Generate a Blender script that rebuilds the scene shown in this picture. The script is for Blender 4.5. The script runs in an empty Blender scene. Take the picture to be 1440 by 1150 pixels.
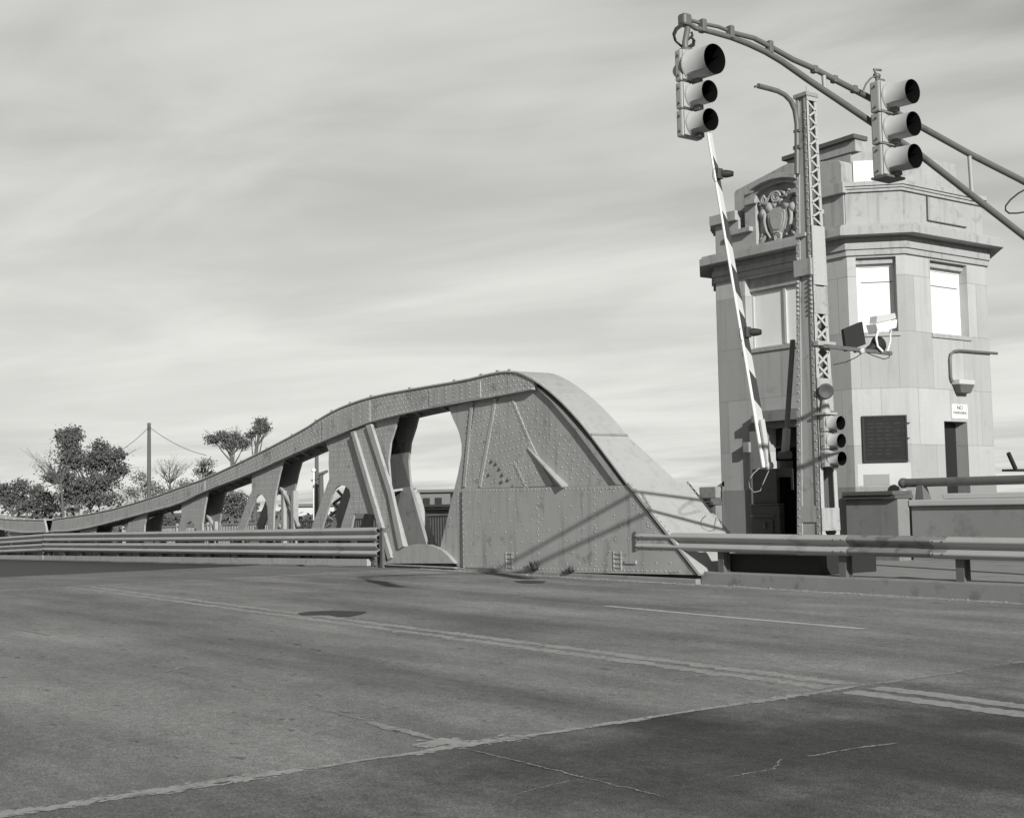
import bpy, math, random
from mathutils import Vector, Matrix
random.seed(7)
C = bpy.context.scene
COL = C.collection
PI = math.pi
# ------------------------------------------------------------------ camera
EYE = Vector((0, 0, 1.48)); FPX = 1850.0
YAW, PITCH, ROLL = math.radians(53.5), math.radians(4.2), math.radians(-1.1)
_c, _s = math.cos(YAW), math.sin(YAW)
FW = Vector((-_s*math.cos(PITCH), _c*math.cos(PITCH), math.sin(PITCH)))
_r = Vector((_c, _s, 0)); _u = _r.cross(FW)
RT = _r*math.cos(ROLL)+_u*math.sin(ROLL); UP = _u*math.cos(ROLL)-_r*math.sin(ROLL)
cd = bpy.data.cameras.new('camera'); cam = bpy.data.objects.new('camera', cd); COL.objects.link(cam)
cd.sensor_width = 36; cd.lens = 36*FPX/1440; cd.clip_start = .1; cd.clip_end = 6000
cam.matrix_world = Matrix(((RT.x, UP.x, -FW.x, EYE.x), (RT.y, UP.y, -FW.y, EYE.y), (RT.z, UP.z, -FW.z, EYE.z), (0, 0, 0, 1)))
C.camera = cam
# ------------------------------------------------------------------ sun, sky, exposure
PSI, ELEV = math.radians(18), math.radians(21.5)
SUND = Vector((math.cos(PSI)*math.cos(ELEV), -math.sin(PSI)*math.cos(ELEV), math.sin(ELEV)))
sl = bpy.data.lights.new('sun', 'SUN'); sl.energy = 4.9; sl.angle = math.radians(.5); sl.color = (1, .995, .955)
so = bpy.data.objects.new('sun', sl); COL.objects.link(so); so.location = (20, -10, 30)
so.rotation_euler = (-SUND).to_track_quat('-Z', 'Y').to_euler()
C.view_settings.view_transform = 'Standard'; C.view_settings.look = 'None'; C.view_settings.exposure = 0; C.view_settings.gamma = 1
W = bpy.data.worlds.new('World'); C.world = W; W.use_nodes = True
def build_world():
    nt = W.node_tree; N = nt.nodes; L = nt.links; N.clear()
    out = N.new('ShaderNodeOutputWorld'); bg = N.new('ShaderNodeBackground'); bg.inputs[1].default_value = .1
    sky = N.new('ShaderNodeTexSky'); sky.sky_type = 'NISHITA'; sky.sun_disc = False
    sky.sun_elevation = ELEV; sky.sun_rotation = PI/2+PSI; sky.dust_density = 2.0; sky.air_density = 1.0
    bw = N.new('ShaderNodeRGBToBW'); L.new(sky.outputs[0], bw.inputs[0])
    tc = N.new('ShaderNodeTexCoord'); sp = N.new('ShaderNodeSeparateXYZ'); L.new(tc.outputs['Generated'], sp.inputs[0])
    def m(op, a, b=None, c=None):
        n = N.new('ShaderNodeMath'); n.operation = op
        for k, v in enumerate((a, b, c)):
            if v is None: continue
            if isinstance(v, (int, float)): n.inputs[k].default_value = v
            else: L.new(v, n.inputs[k])
        return n.outputs[0]
    z = m('ADD', m('MAXIMUM', sp.outputs[2], 0), .10)
    r = m('ADD', m('MULTIPLY', sp.outputs[0], .595), m('MULTIPLY', sp.outputs[1], .804))
    f = m('ADD', m('MULTIPLY', sp.outputs[0], -.804), m('MULTIPLY', sp.outputs[1], .595))
    u = m('DIVIDE', r, z); v = m('DIVIDE', f, z)
    v2 = m('ADD', v, m('MULTIPLY', u, .35))
    def noise(su, sv, det, dist, off):
        cb = N.new('ShaderNodeCombineXYZ'); L.new(m('MULTIPLY', u, su), cb.inputs[0]); L.new(m('MULTIPLY', v2, sv), cb.inputs[1]); cb.inputs[2].default_value = off
        n = N.new('ShaderNodeTexNoise'); n.inputs['Scale'].default_value = 1; n.inputs['Detail'].default_value = det
        n.inputs['Roughness'].default_value = .55; n.inputs['Distortion'].default_value = dist
        L.new(cb.outputs[0], n.inputs['Vector']); return n.outputs[0]
    n1 = noise(.50, .80, 4, .7, 3.1); n2 = noise(1.1, 1.5, 5.5, .9, 9.4)
    cl = m('ADD', m('MULTIPLY', n1, .70), m('MULTIPLY', n2, .30))
    mr = N.new('ShaderNodeMapRange'); mr.interpolation_type = 'SMOOTHSTEP'
    mr.inputs['From Min'].default_value = .345; mr.inputs['From Max'].default_value = .65
    mr.inputs['To Min'].default_value = 0; mr.inputs['To Max'].default_value = 1; L.new(cl, mr.inputs[0])
    # thin high cloud, thicker towards the horizon
    hz = m('POWER', m('SUBTRACT', 1, m('MAXIMUM', sp.outputs[2], 0)), 5)
    cov = m('MINIMUM', m('ADD', m('ADD', m('MULTIPLY', mr.outputs[0], .62), .10), m('MULTIPLY', hz, .35)), 1)
    val = m('ADD', m('MULTIPLY', m('MULTIPLY', bw.outputs[0], SKY_GAIN), m('SUBTRACT', 1, cov)), m('MULTIPLY', cov, CLOUD))
    up = N.new('ShaderNodeMapRange'); up.interpolation_type = 'SMOOTHSTEP'; L.new(sp.outputs[2], up.inputs[0])
    up.inputs['From Min'].default_value = .28; up.inputs['From Max'].default_value = .75; up.inputs['To Min'].default_value = 1; up.inputs['To Max'].default_value = .42
    val = m('MULTIPLY', val, up.outputs[0])
    az = N.new('ShaderNodeMapRange'); az.interpolation_type = 'SMOOTHSTEP'; L.new(f, az.inputs[0])      # unseen sky behind the camera dimmed, added to cut fill light
    az.inputs['From Min'].default_value = -.5; az.inputs['From Max'].default_value = .7; az.inputs['To Min'].default_value = .45; az.inputs['To Max'].default_value = 1
    val = m('MULTIPLY', val, az.outputs[0])
    cc = N.new('ShaderNodeCombineColor'); L.new(val, cc.inputs[0]); L.new(val, cc.inputs[1]); L.new(m('MULTIPLY', val, .955), cc.inputs[2])
    L.new(cc.outputs[0], bg.inputs[0]); L.new(bg.outputs[0], out.inputs[0])
SKY_GAIN, CLOUD = 1.12, 8.2
build_world()
C.cycles.max_bounces = 6; C.cycles.diffuse_bounces = 3

# ------------------------------------------------------------------ picture measurements -> points on real planes
def ray(x, y): return FW+RT*((x-720)/FPX)+UP*((575-y)/FPX)
def AY(x, y, Y): d = ray(x, y); return EYE+d*((Y-EYE.y)/d.y)
def AX(x, y, X): d = ray(x, y); return EYE+d*((X-EYE.x)/d.x)
def ON(x, y, n, k): d = ray(x, y); n = Vector(n); return EYE+d*((k-n.dot(EYE))/n.dot(d))
RG = .005
def RD(x, y, dz=0): return ON(x, y, (RG, 0, 1), dz)          # on the approach road
def roadz(X): return -RG*X
def deckz(X): return .125+.0155*(X+25)
def DK(x, y): return ON(x, y, (-.0155, 0, 1), .125+.0155*25)

# ------------------------------------------------------------------ mesh helper
class MB:
    def __init__(s): s.v = []; s.f = []; s.sm = []; s.mi = []; s.m = 0
    def add(s, vs, fs, smooth=False):
        o = len(s.v); s.v += [tuple(p) for p in vs]
        for f in fs: s.f.append([i+o for i in f]); s.sm.append(smooth); s.mi.append(s.m)
    def box(s, x0, x1, y0, y1, z0, z1):
        s.add([(x0,y0,z0),(x1,y0,z0),(x1,y1,z0),(x0,y1,z0),(x0,y0,z1),(x1,y0,z1),(x1,y1,z1),(x0,y1,z1)],
              [(0,3,2,1),(4,5,6,7),(0,1,5,4),(1,2,6,5),(2,3,7,6),(3,0,4,7)])
    def hexa(s, b, t):
        s.add(list(b)+list(t), [(3,2,1,0),(4,5,6,7),(0,1,5,4),(1,2,6,5),(2,3,7,6),(3,0,4,7)])
    def prismY(s, poly, y0, y1):       # poly of (x,z)
        n = len(poly); a = sum(poly[i][0]*poly[(i+1)%n][1]-poly[(i+1)%n][0]*poly[i][1] for i in range(n))
        if a < 0: poly = poly[::-1]
        s.add([(x,y0,z) for x, z in poly]+[(x,y1,z) for x, z in poly],
              [list(range(n)), list(range(2*n-1, n-1, -1))]+[(i, i+n, (i+1)%n+n, (i+1)%n) for i in range(n)])
    def prismZ(s, poly, z0, z1):
        n = len(poly); a = sum(poly[i][0]*poly[(i+1)%n][1]-poly[(i+1)%n][0]*poly[i][1] for i in range(n))
        if a < 0: poly = poly[::-1]
        s.add([(x,y,z0) for x, y in poly]+[(x,y,z1) for x, y in poly],
              [list(range(n-1,-1,-1)), list(range(n, 2*n))]+[(i, (i+1)%n, (i+1)%n+n, i+n) for i in range(n)])
    def bar(s, p, q, w, h, up=(0,0,1)):  # w across, h along up
        p, q = Vector(p), Vector(q); d = (q-p).normalized(); up = Vector(up)
        x = d.cross(up)
        if x.length < 1e-4: x = d.cross(Vector((0,1,0)))
        x.normalize(); u = x.cross(d); x = x*w/2; u = u*h/2
        s.hexa([p-x-u, p+x-u, p+x+u, p-x+u], [q-x-u, q+x-u, q+x+u, q-x+u])
    def tube(s, pts, r, n=10, cap=True):
        pts = [Vector(p) for p in pts]; R = r if isinstance(r, (list, tuple)) else [r]*len(pts)
        rings = []; prev = None
        for i, p in enumerate(pts):
            d = (pts[min(i+1, len(pts)-1)]-pts[max(i-1, 0)]).normalized()
            if prev is None:
                a = d.cross(Vector((0,0,1)));
                if a.length < .05: a = d.cross(Vector((0,1,0)))
            else: a = prev-d*prev.dot(d)
            a.normalize(); prev = a; b = d.cross(a)
            rings.append([p+(a*math.cos(2*PI*k/n)+b*math.sin(2*PI*k/n))*R[i] for k in range(n)])
        vs = [v for rg in rings for v in rg]; fs = []
        for i in range(len(pts)-1):
            for k in range(n): fs.append((i*n+k, i*n+(k+1)%n, (i+1)*n+(k+1)%n, (i+1)*n+k))
        s.add(vs, fs, True)
        if cap: s.add(rings[0], [list(range(n-1,-1,-1))]); s.add(rings[-1], [list(range(n))])
    def lathe(s, o, ax, prof, n=20):   # prof: (dist along axis, radius)
        o = Vector(o); ax = Vector(ax).normalized(); a = ax.cross(Vector((0,0,1)))
        if a.length < .05: a = ax.cross(Vector((0,1,0)))
        a.normalize(); b = ax.cross(a); vs = []
        for t, r in prof: vs += [o+ax*t+(a*math.cos(2*PI*k/n)+b*math.sin(2*PI*k/n))*r for k in range(n)]
        fs = [(i*n+k, i*n+(k+1)%n, (i+1)*n+(k+1)%n, (i+1)*n+k) for i in range(len(prof)-1) for k in range(n)]
        s.add(vs, fs, True)
    def dome(s, p, nrm, r, h=None, n=6):
        p = Vector(p); nrm = Vector(nrm).normalized(); h = h or r*.75
        a = nrm.cross(Vector((.3,.2,1))).normalized(); b = nrm.cross(a); vs = []
        for rr, hh in ((1, -.05), (.72, .7)): vs += [p+(a*math.cos(2*PI*k/n)+b*math.sin(2*PI*k/n))*r*rr+nrm*h*hh for k in range(n)]
        vs.append(p+nrm*h)
        s.add(vs, [(k, (k+1)%n, n+(k+1)%n, n+k) for k in range(n)]+[(n+k, n+(k+1)%n, 2*n) for k in range(n)], True)
    def build(s, name, mats, parent=None, bevel=0):
        off = Vector((0,0,0)); p = parent
        while p is not None: off += p.location; p = p.parent
        me = bpy.data.meshes.new(name); me.from_pydata([tuple(Vector(v)-off) for v in s.v], [], s.f)
        for i, pl in enumerate(me.polygons): pl.use_smooth = s.sm[i]; pl.material_index = s.mi[i]
        for mm in (mats if isinstance(mats, (list, tuple)) else [mats]): me.materials.append(mm)
        me.update(); o = bpy.data.objects.new(name, me); COL.objects.link(o); o.parent = parent
        if bevel:
            b = o.modifiers.new('bevel', 'BEVEL'); b.width = bevel; b.segments = 2; b.limit_method = 'ANGLE'; b.angle_limit = math.radians(40)
        return o
def tag(o, label, cat, group=None):
    o['label'] = label; o['category'] = cat
    if group: o['group'] = group
    return o
def thing(name, label, cat, loc, group=None):
    o = bpy.data.objects.new(name, None); COL.objects.link(o); o.location = Vector(loc); o.empty_display_size = .2
    return tag(o, label, cat, group)
def struct(name, mb, m, bevel=0):
    o = mb.build(name, m, None, bevel); o['kind'] = 'structure'; return o
def copy_tree(o, parent=None):
    c = o.copy(); COL.objects.link(c)
    if parent: c.parent = parent
    for ch in [x for x in bpy.data.objects if x.parent == o]: copy_tree(ch, c)
    return c

# ------------------------------------------------------------------ materials (all greys, the photograph is black and white)
def M(name, base, rough=.7, var=.12, scale=3.0, fine=40, fvar=.08, bump=.15, metal=0, stretch=(1,1,1), streak=0, dirt=0, spec=.4, dmin=.56):
    m = bpy.data.materials.new(name); m.use_nodes = True; nt = m.node_tree; N = nt.nodes; L = nt.links
    b = N['Principled BSDF']; b.inputs['Roughness'].default_value = rough; b.inputs['Metallic'].default_value = metal
    b.inputs['Specular IOR Level'].default_value = spec
    tc = N.new('ShaderNodeTexCoord'); mp = N.new('ShaderNodeMapping'); mp.inputs['Scale'].default_value = stretch; L.new(tc.outputs['Object'], mp.inputs[0])
    def noise(sc, det, vec):
        n = N.new('ShaderNodeTexNoise'); n.inputs['Scale'].default_value = sc; n.inputs['Detail'].default_value = det; n.inputs['Roughness'].default_value = .6
        L.new(vec, n.inputs['Vector']); return n.outputs[0]
    def mth(op, a, c, clamp=False):
        n = N.new('ShaderNodeMath'); n.operation = op; n.use_clamp = clamp
        for k, v in enumerate((a, c)):
            if isinstance(v, (int, float)): n.inputs[k].default_value = v
            else: L.new(v, n.inputs[k])
        return n.outputs[0]
    n1 = noise(scale, 5, mp.outputs[0]); n2 = noise(fine, 3, tc.outputs['Object'])
    f = mth('ADD', 1-var*1.0-fvar, mth('ADD', mth('MULTIPLY', n1, 2*var), mth('MULTIPLY', n2, 2*fvar)))
    if streak:      # rain streaks running down
        ms = N.new('ShaderNodeMapping'); ms.inputs['Scale'].default_value = (7, 7, .45); L.new(tc.outputs['Object'], ms.inputs[0])
        n3 = noise(1.0, 4, ms.outputs[0]); r = N.new('ShaderNodeMapRange'); L.new(n3, r.inputs[0])
        r.inputs['From Min'].default_value = .52; r.inputs['From Max'].default_value = .78; r.inputs['To Min'].default_value = 1; r.inputs['To Max'].default_value = 1-streak
        f = mth('MULTIPLY', f, r.outputs[0])
    if dirt:        # rust and dirt spots
        n4 = noise(scale*2.7, 7, tc.outputs['Object']); r = N.new('ShaderNodeMapRange'); L.new(n4, r.inputs[0])
        r.inputs['From Min'].default_value = dmin; r.inputs['From Max'].default_value = dmin+.11; r.inputs['To Min'].default_value = 1; r.inputs['To Max'].default_value = 1-dirt
        f = mth('MULTIPLY', f, r.outputs[0])
    v = mth('MULTIPLY', f, base); cc = N.new('ShaderNodeCombineColor')
    for k in range(3): L.new(v, cc.inputs[k])
    L.new(cc.outputs[0], b.inputs['Base Color'])
    if bump:
        bp = N.new('ShaderNodeBump'); bp.inputs['Strength'].default_value = bump; bp.inputs['Distance'].default_value = .01
        L.new(n2, bp.inputs['Height']); L.new(bp.outputs[0], b.inputs['Normal'])
    m['v'] = 1; m_nodes[name] = (N, L, v, cc, mth, noise, tc)
    return m
m_nodes = {}
steel = M('bridge paint', .37, .55, .18, 1.3, 40, .14, .25, streak=.38, dirt=.38, dmin=.585)
pale = M('sunlit column paint', .42, .5, .10, 2.0, 30, .05, .08, streak=.12, dirt=.2, dmin=.62)  # lighter tone for the column's sun-facing side, sunlight put into the colour
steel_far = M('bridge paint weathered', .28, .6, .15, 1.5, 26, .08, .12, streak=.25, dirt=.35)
cover_m = M('bridge cover paint', .40, .5, .10, 2.0, 30, .05, .08, streak=.18, dirt=.25, dmin=.62)
conc = M('sidewalk concrete', .27, .9, .18, .8, 45, .16, .25, dirt=.2)
kerb_m = M('kerb concrete', .24, .9, .2, 1.2, 40, .18, .3, dirt=.3)
conc_dark = M('parapet concrete', .21, .9, .15, 1.0, 30, .12, .2, streak=.2, dirt=.2)
conc_light = M('white washed concrete', .5, .85, .1, 1.5, 40, .08, .15)
cap_dark = M('dark painted cap', .10, .7, .15, 3, 30, .1, .1, dirt=.3)
galv = M('galvanised rail', .40, .5, .12, 1.0, 30, .06, .05, metal=.0, streak=.0, dirt=.25, dmin=.58)
galv_rust = M('rusty rail', .25, .6, .2, 1.6, 30, .12, .1, metal=.1, dirt=.4, dmin=.52)
post_m = M('post steel', .12, .6, .15, 2, 30, .1, .1, dirt=.4)
pole_m = M('mast metal', .15, .5, .12, 2, 30, .06, .05, metal=.2, dirt=.2)
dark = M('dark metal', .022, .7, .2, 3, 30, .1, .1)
mach = M('machine paint', .06, .55, .2, 3, 30, .12, .1, dirt=.3)
black = M('matt black', .006, .9, .1, 3, 30, .05, 0, spec=0)
sig_m = M('signal housing paint', .36, .5, .10, 4, 40, .05, .04, dirt=.15, dmin=.62)
lens_m = M('signal lens', .05, .15, .1, 3, 30, .05, 0)
white = M('white paint', .78, .6, .06, 3, 40, .04, .05, dirt=.15, dmin=.62)
board = M('white window board', .74, .6, .04, 2, 40, .03, .03, streak=.06)
board_grey = M('grey window board', .80, .6, .06, 2, 40, .05, .03, streak=.1)
stripe_m = M('stripe paint', .05, .6, .1, 3, 40, .05, .05)
door_m = M('door paint', .02, .5, .2, 3, 30, .1, .05)
bronze = M('dark plaque', .026, .75, .35, 5, 25, .3, .2, spec=.15)
wood = M('pole wood', .11, .9, .2, 4, 30, .1, .2, stretch=(1,1,.2))
bark = M('bark', .11, .9, .2, 3, 30, .15, .2)
ground_m = M('ground earth', .13, .95, .3, .05, 2, .2, 0)
pickets_m = M('railing paint', .38, .6, .1, 2, 30, .05, .03)
bld_w = M('pale building wall', .55, .8, .1, .4, 5, .05, 0); bld_d = M('grey building wall', .16, .8, .15, .4, 5, .05, 0); glass = M('dark window', .03, .2, .1, 1, 5, .05, 0)

def stone_mat(name, base, light):
    m = M(name, base, .88, .12, 1.0, 60, .2, .35, streak=.16, dirt=.12, dmin=.6); N, L, v, cc, mth, noise, tc = m_nodes[name]
    sp = N.new('ShaderNodeSeparateXYZ'); L.new(tc.outputs['Object'], sp.inputs[0])
    cb = N.new('ShaderNodeCombineXYZ'); L.new(mth('ADD', sp.outputs[0], sp.outputs[1]), cb.inputs[0]); L.new(mth('ADD', sp.outputs[2], .02), cb.inputs[1])
    br = N.new('ShaderNodeTexBrick'); L.new(cb.outputs[0], br.inputs['Vector'])
    br.inputs['Color1'].default_value = (.82,)*3+(1,); br.inputs['Color2'].default_value = (1.1,)*3+(1,); br.inputs['Mortar'].default_value = (.58,)*3+(1,)
    br.inputs['Scale'].default_value = 1; br.inputs['Mortar Size'].default_value = .006; br.inputs['Brick Width'].default_value = 1.05; br.inputs['Row Height'].default_value = 1.13; br.offset = .5
    mx = N.new('ShaderNodeMix'); mx.data_type = 'RGBA'; mx.blend_type = 'MULTIPLY'; mx.inputs[0].default_value = 1
    L.new(cc.outputs[0], mx.inputs[6]); L.new(br.outputs[0], mx.inputs[7])
    L.new(mx.outputs[2], N['Principled BSDF'].inputs['Base Color']); return m
stone = stone_mat('tower stone', .43, 1)
stone_plain = M('tower trim stone', .37, .88, .14, 1.6, 60, .2, .35, streak=.36, dirt=.22)
stone_carved = M('carved stone', .37, .88, .14, 6, 60, .15, .2, dirt=.25, dmin=.55)
plinth_m = M('tower plinth', .25, .88, .15, 1.2, 40, .12, .2, streak=.2)

def road_mat(name, base, var, dark_amt, stain=None):
    m = M(name, base, .9, .05, .6, 85, .95, .6, spec=.2); N, L, v, cc, mth, noise, tc = m_nodes[name]
    def st(scale, det, lo, hi, a, b):
        mp = N.new('ShaderNodeMapping'); mp.inputs['Scale'].default_value = scale; L.new(tc.outputs['Object'], mp.inputs[0])
        n = noise(1, det, mp.outputs[0]); r = N.new('ShaderNodeMapRange'); L.new(n, r.inputs[0])
        r.inputs['From Min'].default_value = lo; r.inputs['From Max'].default_value = hi; r.inputs['To Min'].default_value = a; r.inputs['To Max'].default_value = b; return r.outputs[0]
    g = mth('MULTIPLY', st((.10, .75, 1), 4, .3, .7, 1-var, 1+var), st((.28, .45, 1), 5, .35, .7, 1-var*.6, 1+var*.6))
    g = mth('MULTIPLY', g, st((3.2, 7, 1), 3, .64, .70, 1, 1-dark_amt)); g = mth('MULTIPLY', g, st((4, 11, 1), 3, .70, .76, 1, 1.5))       # scattered oil spots
    g = mth('MULTIPLY', g, st((9, 9, 1), 6, .25, .75, .84, 1.16)); g = mth('MULTIPLY', g, st((.9, 2.2, 1), 6, .3, .7, .88, 1.12)); g = mth('MULTIPLY', g, st((120, 120, 1), 2, .3, .7, .82, 1.18))
    g = mth('MULTIPLY', g, st((48, 48, 1), 2, .58, .66, 1, 1.45)); g = mth('MULTIPLY', g, st((62, 62, 1), 2, .34, .42, .55, 1)); g = mth('MULTIPLY', g, st((17, 17, 1), 4, .3, .7, .84, 1.16))
    if stain:
        g = mth('MULTIPLY', g, stain(N, L, mth, noise, tc))
    vv = mth('MULTIPLY', g, v)
    for k in range(3): L.new(vv, cc.inputs[k])
    return m
def wet_stain(N, L, mth, noise, tc):       # broad tar-dark area with soft, torn edges on the newer paving
    mp = N.new('ShaderNodeMapping'); c0 = RD(1190, 1050); mp.inputs['Location'].default_value = (-c0.x*.42, -c0.y*.34, 0); mp.inputs['Scale'].default_value = (.42, .34, 0); L.new(tc.outputs['Object'], mp.inputs[0])
    ln = N.new('ShaderNodeVectorMath'); ln.operation = 'LENGTH'; L.new(mp.outputs[0], ln.inputs[0])
    d = mth('ADD', ln.outputs['Value'], mth('MULTIPLY', mth('SUBTRACT', noise(.9, 6, tc.outputs['Object']), .5), 2.0))
    r = N.new('ShaderNodeMapRange'); r.interpolation_type = 'SMOOTHSTEP'; L.new(d, r.inputs[0]); r.inputs['From Min'].default_value = .25; r.inputs['From Max'].default_value = 1.15; r.inputs['To Min'].default_value = .38; r.inputs['To Max'].default_value = 1; return r.outputs[0]
asphalt = road_mat('old asphalt', .225, .34, .45)
asphalt_dark = road_mat('new asphalt', .185, .42, .3, wet_stain)
deck_m = road_mat('deck surface', .20, .16, .25)
grate_m = M('steel grating', .055, .7, .15, 1, 30, .2, .2, metal=.2)
joint_m = None
patch_m = M('tar patch', .05, .85, .2, 2, 50, .2, .2)
def paint_mat(name, base, wear):
    m = M(name, base, .85, .1, 2, 50, .1, .1, spec=.2); N, L, v, cc, mth, noise, tc = m_nodes[name]
    n = mth('ADD', mth('MULTIPLY', noise(22, 5, tc.outputs['Object']), .6), mth('MULTIPLY', noise(3, 5, tc.outputs['Object']), .4)); r = N.new('ShaderNodeMapRange'); L.new(n, r.inputs[0])
    r.inputs['From Min'].default_value = wear-.07; r.inputs['From Max'].default_value = wear+.07
    vv = mth('ADD', mth('MULTIPLY', v, r.outputs[0]), mth('MULTIPLY', mth('SUBTRACT', 1, r.outputs[0]), .235))
    for k in range(3): L.new(vv, cc.inputs[k])
    return m
joint_m = M('joint filler', .37, .95, .25, 4, 60, .35, .4, dirt=.35, dmin=.52); crack_m = M('crack filler', .31, .95, .3, 4, 60, .35, .4, dirt=.4, dmin=.5)
paint_white = paint_mat('white road paint', .5, .38)
paint_worn = paint_mat('worn road paint', .355, .47)
paint_yel = paint_mat('centre line paint', .34, .45)
water_m = M('river water', .06, .12, .1, .2, 2, .1, .3)

# ------------------------------------------------------------------ terrain, river, road
def quad(mb, pts): mb.add(pts, [list(range(len(pts)))])
b = MB()
xs = [(300, -1.6), (-29, -1.6), (-31, -6), (-84, -6), (-88, -1.2), (-400, -1.0), (-4000, -1.0)]
ys = [-2500, -40, -1, 22, 60, 400, 4000]
vs = [(x, y, z if not (x > -30 and -1 <= y <= 22) else -1.6) for x, z in xs for y in ys]
n = len(ys); b.add(vs, [(i*n+j, i*n+j+1, (i+1)*n+j+1, (i+1)*n+j) for i in range(len(xs)-1) for j in range(n-1)])
struct('ground', b, ground_m)
b = MB(); quad(b, [(-30, -2500, -4.2), (-30, 4000, -4.2), (-87, 4000, -4.2), (-87, -2500, -4.2)]); struct('river', b, water_m)

XC = -6.72      # the paving joint across the road
KY = 16.0
def slab(mb, x0, x1, y0, y1, zf, t, nx=1):
    for i in range(nx):
        a, c = x0+(x1-x0)*i/nx, x0+(x1-x0)*(i+1)/nx
        mb.hexa([(a,y0,zf(a)-t),(c,y0,zf(c)-t),(c,y1,zf(c)-t),(a,y1,zf(a)-t)], [(a,y0,zf(a)),(c,y0,zf(c)),(c,y1,zf(c)),(a,y1,zf(a))])
jl = [RD(520, 805), RD(0, 828)]; XJ = -24.9
b = MB(); slab(b, XJ, XC, .5, KY+.3, roadz, .5); struct('road', b, asphalt)
b = MB(); slab(b, XC, 60, .5, KY+.3, roadz, .5); struct('road_near', b, asphalt_dark)
g0, g1 = DK(0, 811), DK(280, 799); XG = (g0.x+g1.x)/2
b = MB(); slab(b, XG, XJ-.06, .5, KY-.1, deckz, .4); struct('bridge_deck', b, deck_m)
b = MB()
slab(b, -51.8, XG, .5, KY-.1, deckz, .3); slab(b, -86, -51.9, .5, KY-.1, lambda X: deckz(X), .3); struct('bridge_deck_grating', b, grate_m)
b = MB(); slab(b, -700, -86, -2, 20, lambda X: deckz(-86), .6); struct('far_road', b, asphalt)
b = MB(); slab(b, XJ-.06, XJ, .5, KY-.1, lambda X: .06, .3); struct('deck_joint', b, dark)
# near side sidewalk the photographer stands on
b = MB(); slab(b, -20, 60, -4, .5, lambda X: roadz(X)-.002, .5); struct('sidewalk_near', b, conc)
# kerb and far sidewalk
XK = AY(985, 812, KY).x
b = MB(); slab(b, XK, 60, KY, KY+.22, lambda X: .30, 1.2); struct('kerb', b, kerb_m, .025)
b = MB(); slab(b, -17.2, 60, KY+.224, 21.6, lambda X: .297, 1.6); slab(b, XJ-1, -17.2, KY+1.5, 21.6, lambda X: .297, 1.6); struct('sidewalk', b, conc)
b = MB(); slab(b, XJ-2.2, XK-.004, KY-.10, KY+.2, lambda X: .175, .8); struct('truss_ledge', b, kerb_m, .02)
b = MB(); slab(b, -51.8, XJ-2.2, KY-.28, KY-.05, lambda X: deckz(X)+.20, .16); slab(b, -85, -51.9, KY-.28, KY-.05, lambda X: deckz(X)+.20, .16); struct('deck_kerb', b, steel)
# sidewalk of the leaf outside the truss
b = MB(); slab(b, -51.8, XJ-1.05, KY+1.0, 19.1, lambda X: deckz(X)+.15, .2); slab(b, -85, -51.9, KY+1.0, 19.1, lambda X: deckz(X)+.15, .2); struct('bridge_sidewalk', b, conc)

# road markings and cracks: ragged strips laid 4-8 mm above the road
def strip(mb, pts, w, dz, rag=.3, step=.05):
    P = [Vector((p.x, p.y)) for p in pts]; out = []
    for i in range(len(P)-1):
        n = max(1, int((P[i+1]-P[i]).length/step))
        for k in range(n+(i == len(P)-2)): out.append(P[i].lerp(P[i+1], k/n))
    vs = []
    for i, p in enumerate(out):
        d = (out[min(i+1, len(out)-1)]-out[max(i-1, 0)]).normalized(); nrm = Vector((-d.y, d.x))
        for sgn in (-1, 1):
            q = p+nrm*sgn*w/2*max(.15, 1+random.uniform(-rag, rag)*1.1+rag*.5*math.sin(i*.37*step/.05+sgn+w*90)*math.sin(i*.113+2*sgn)); vs.append((q.x, q.y, roadz(q.x)+dz*.55))
    mb.add(vs, [(2*i, 2*i+2, 2*i+3, 2*i+1) for i in range(len(out)-1)])
def wob(a, c, n, amp):
    return [a.lerp(c, i/n)+Vector((random.uniform(-amp, amp), random.uniform(-amp, amp), 0))*(0 < i < n) for i in range(n+1)]
def chips(mb, pts, w, size, per_m, seed, gap=.25):
    # crumbled filler: many small flakes whose density and spread vary along the line
    rnd = random.Random(seed); ph = [rnd.uniform(0, 6) for _ in range(4)]; t = 0
    for a, c in zip(pts, pts[1:]):
        L_ = (Vector((c.x-a.x, c.y-a.y))).length
        for k in range(int(L_*per_m)):
            u = rnd.random(); q = a.lerp(c, u); m_ = t+u*L_
            den = .5+.3*math.sin(m_*1.7+ph[0])+.25*math.sin(m_*4.3+ph[1])+.2*math.sin(m_*11+ph[2])
            if rnd.random() > den+1-gap*2: continue
            d = Vector((c.x-a.x, c.y-a.y)).normalized(); n_ = Vector((-d.y, d.x)); ww = w*(.55+.45*math.sin(m_*2.9+ph[3])*math.sin(m_*.8+ph[1]))
            o = rnd.gauss(0, .38)*ww; px, py = q.x+n_.x*o, q.y+n_.y*o; r = size*rnd.uniform(.35, 1.3); n = rnd.randint(5, 7); z = roadz(px)+.0025+rnd.random()*.002; a0 = rnd.uniform(0, 6)
            el = rnd.uniform(1, 2.2)
            vs = []
            for j in range(n):
                aa = a0+2*PI*j/n; rr = r*rnd.uniform(.5, 1); ex, ey = math.cos(aa)*rr*el, math.sin(aa)*rr; vs.append((px+d.x*ex+n_.x*ey, py+d.y*ex+n_.y*ey, z))
            mb.add(vs, [list(range(n))])
        t += L_
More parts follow.
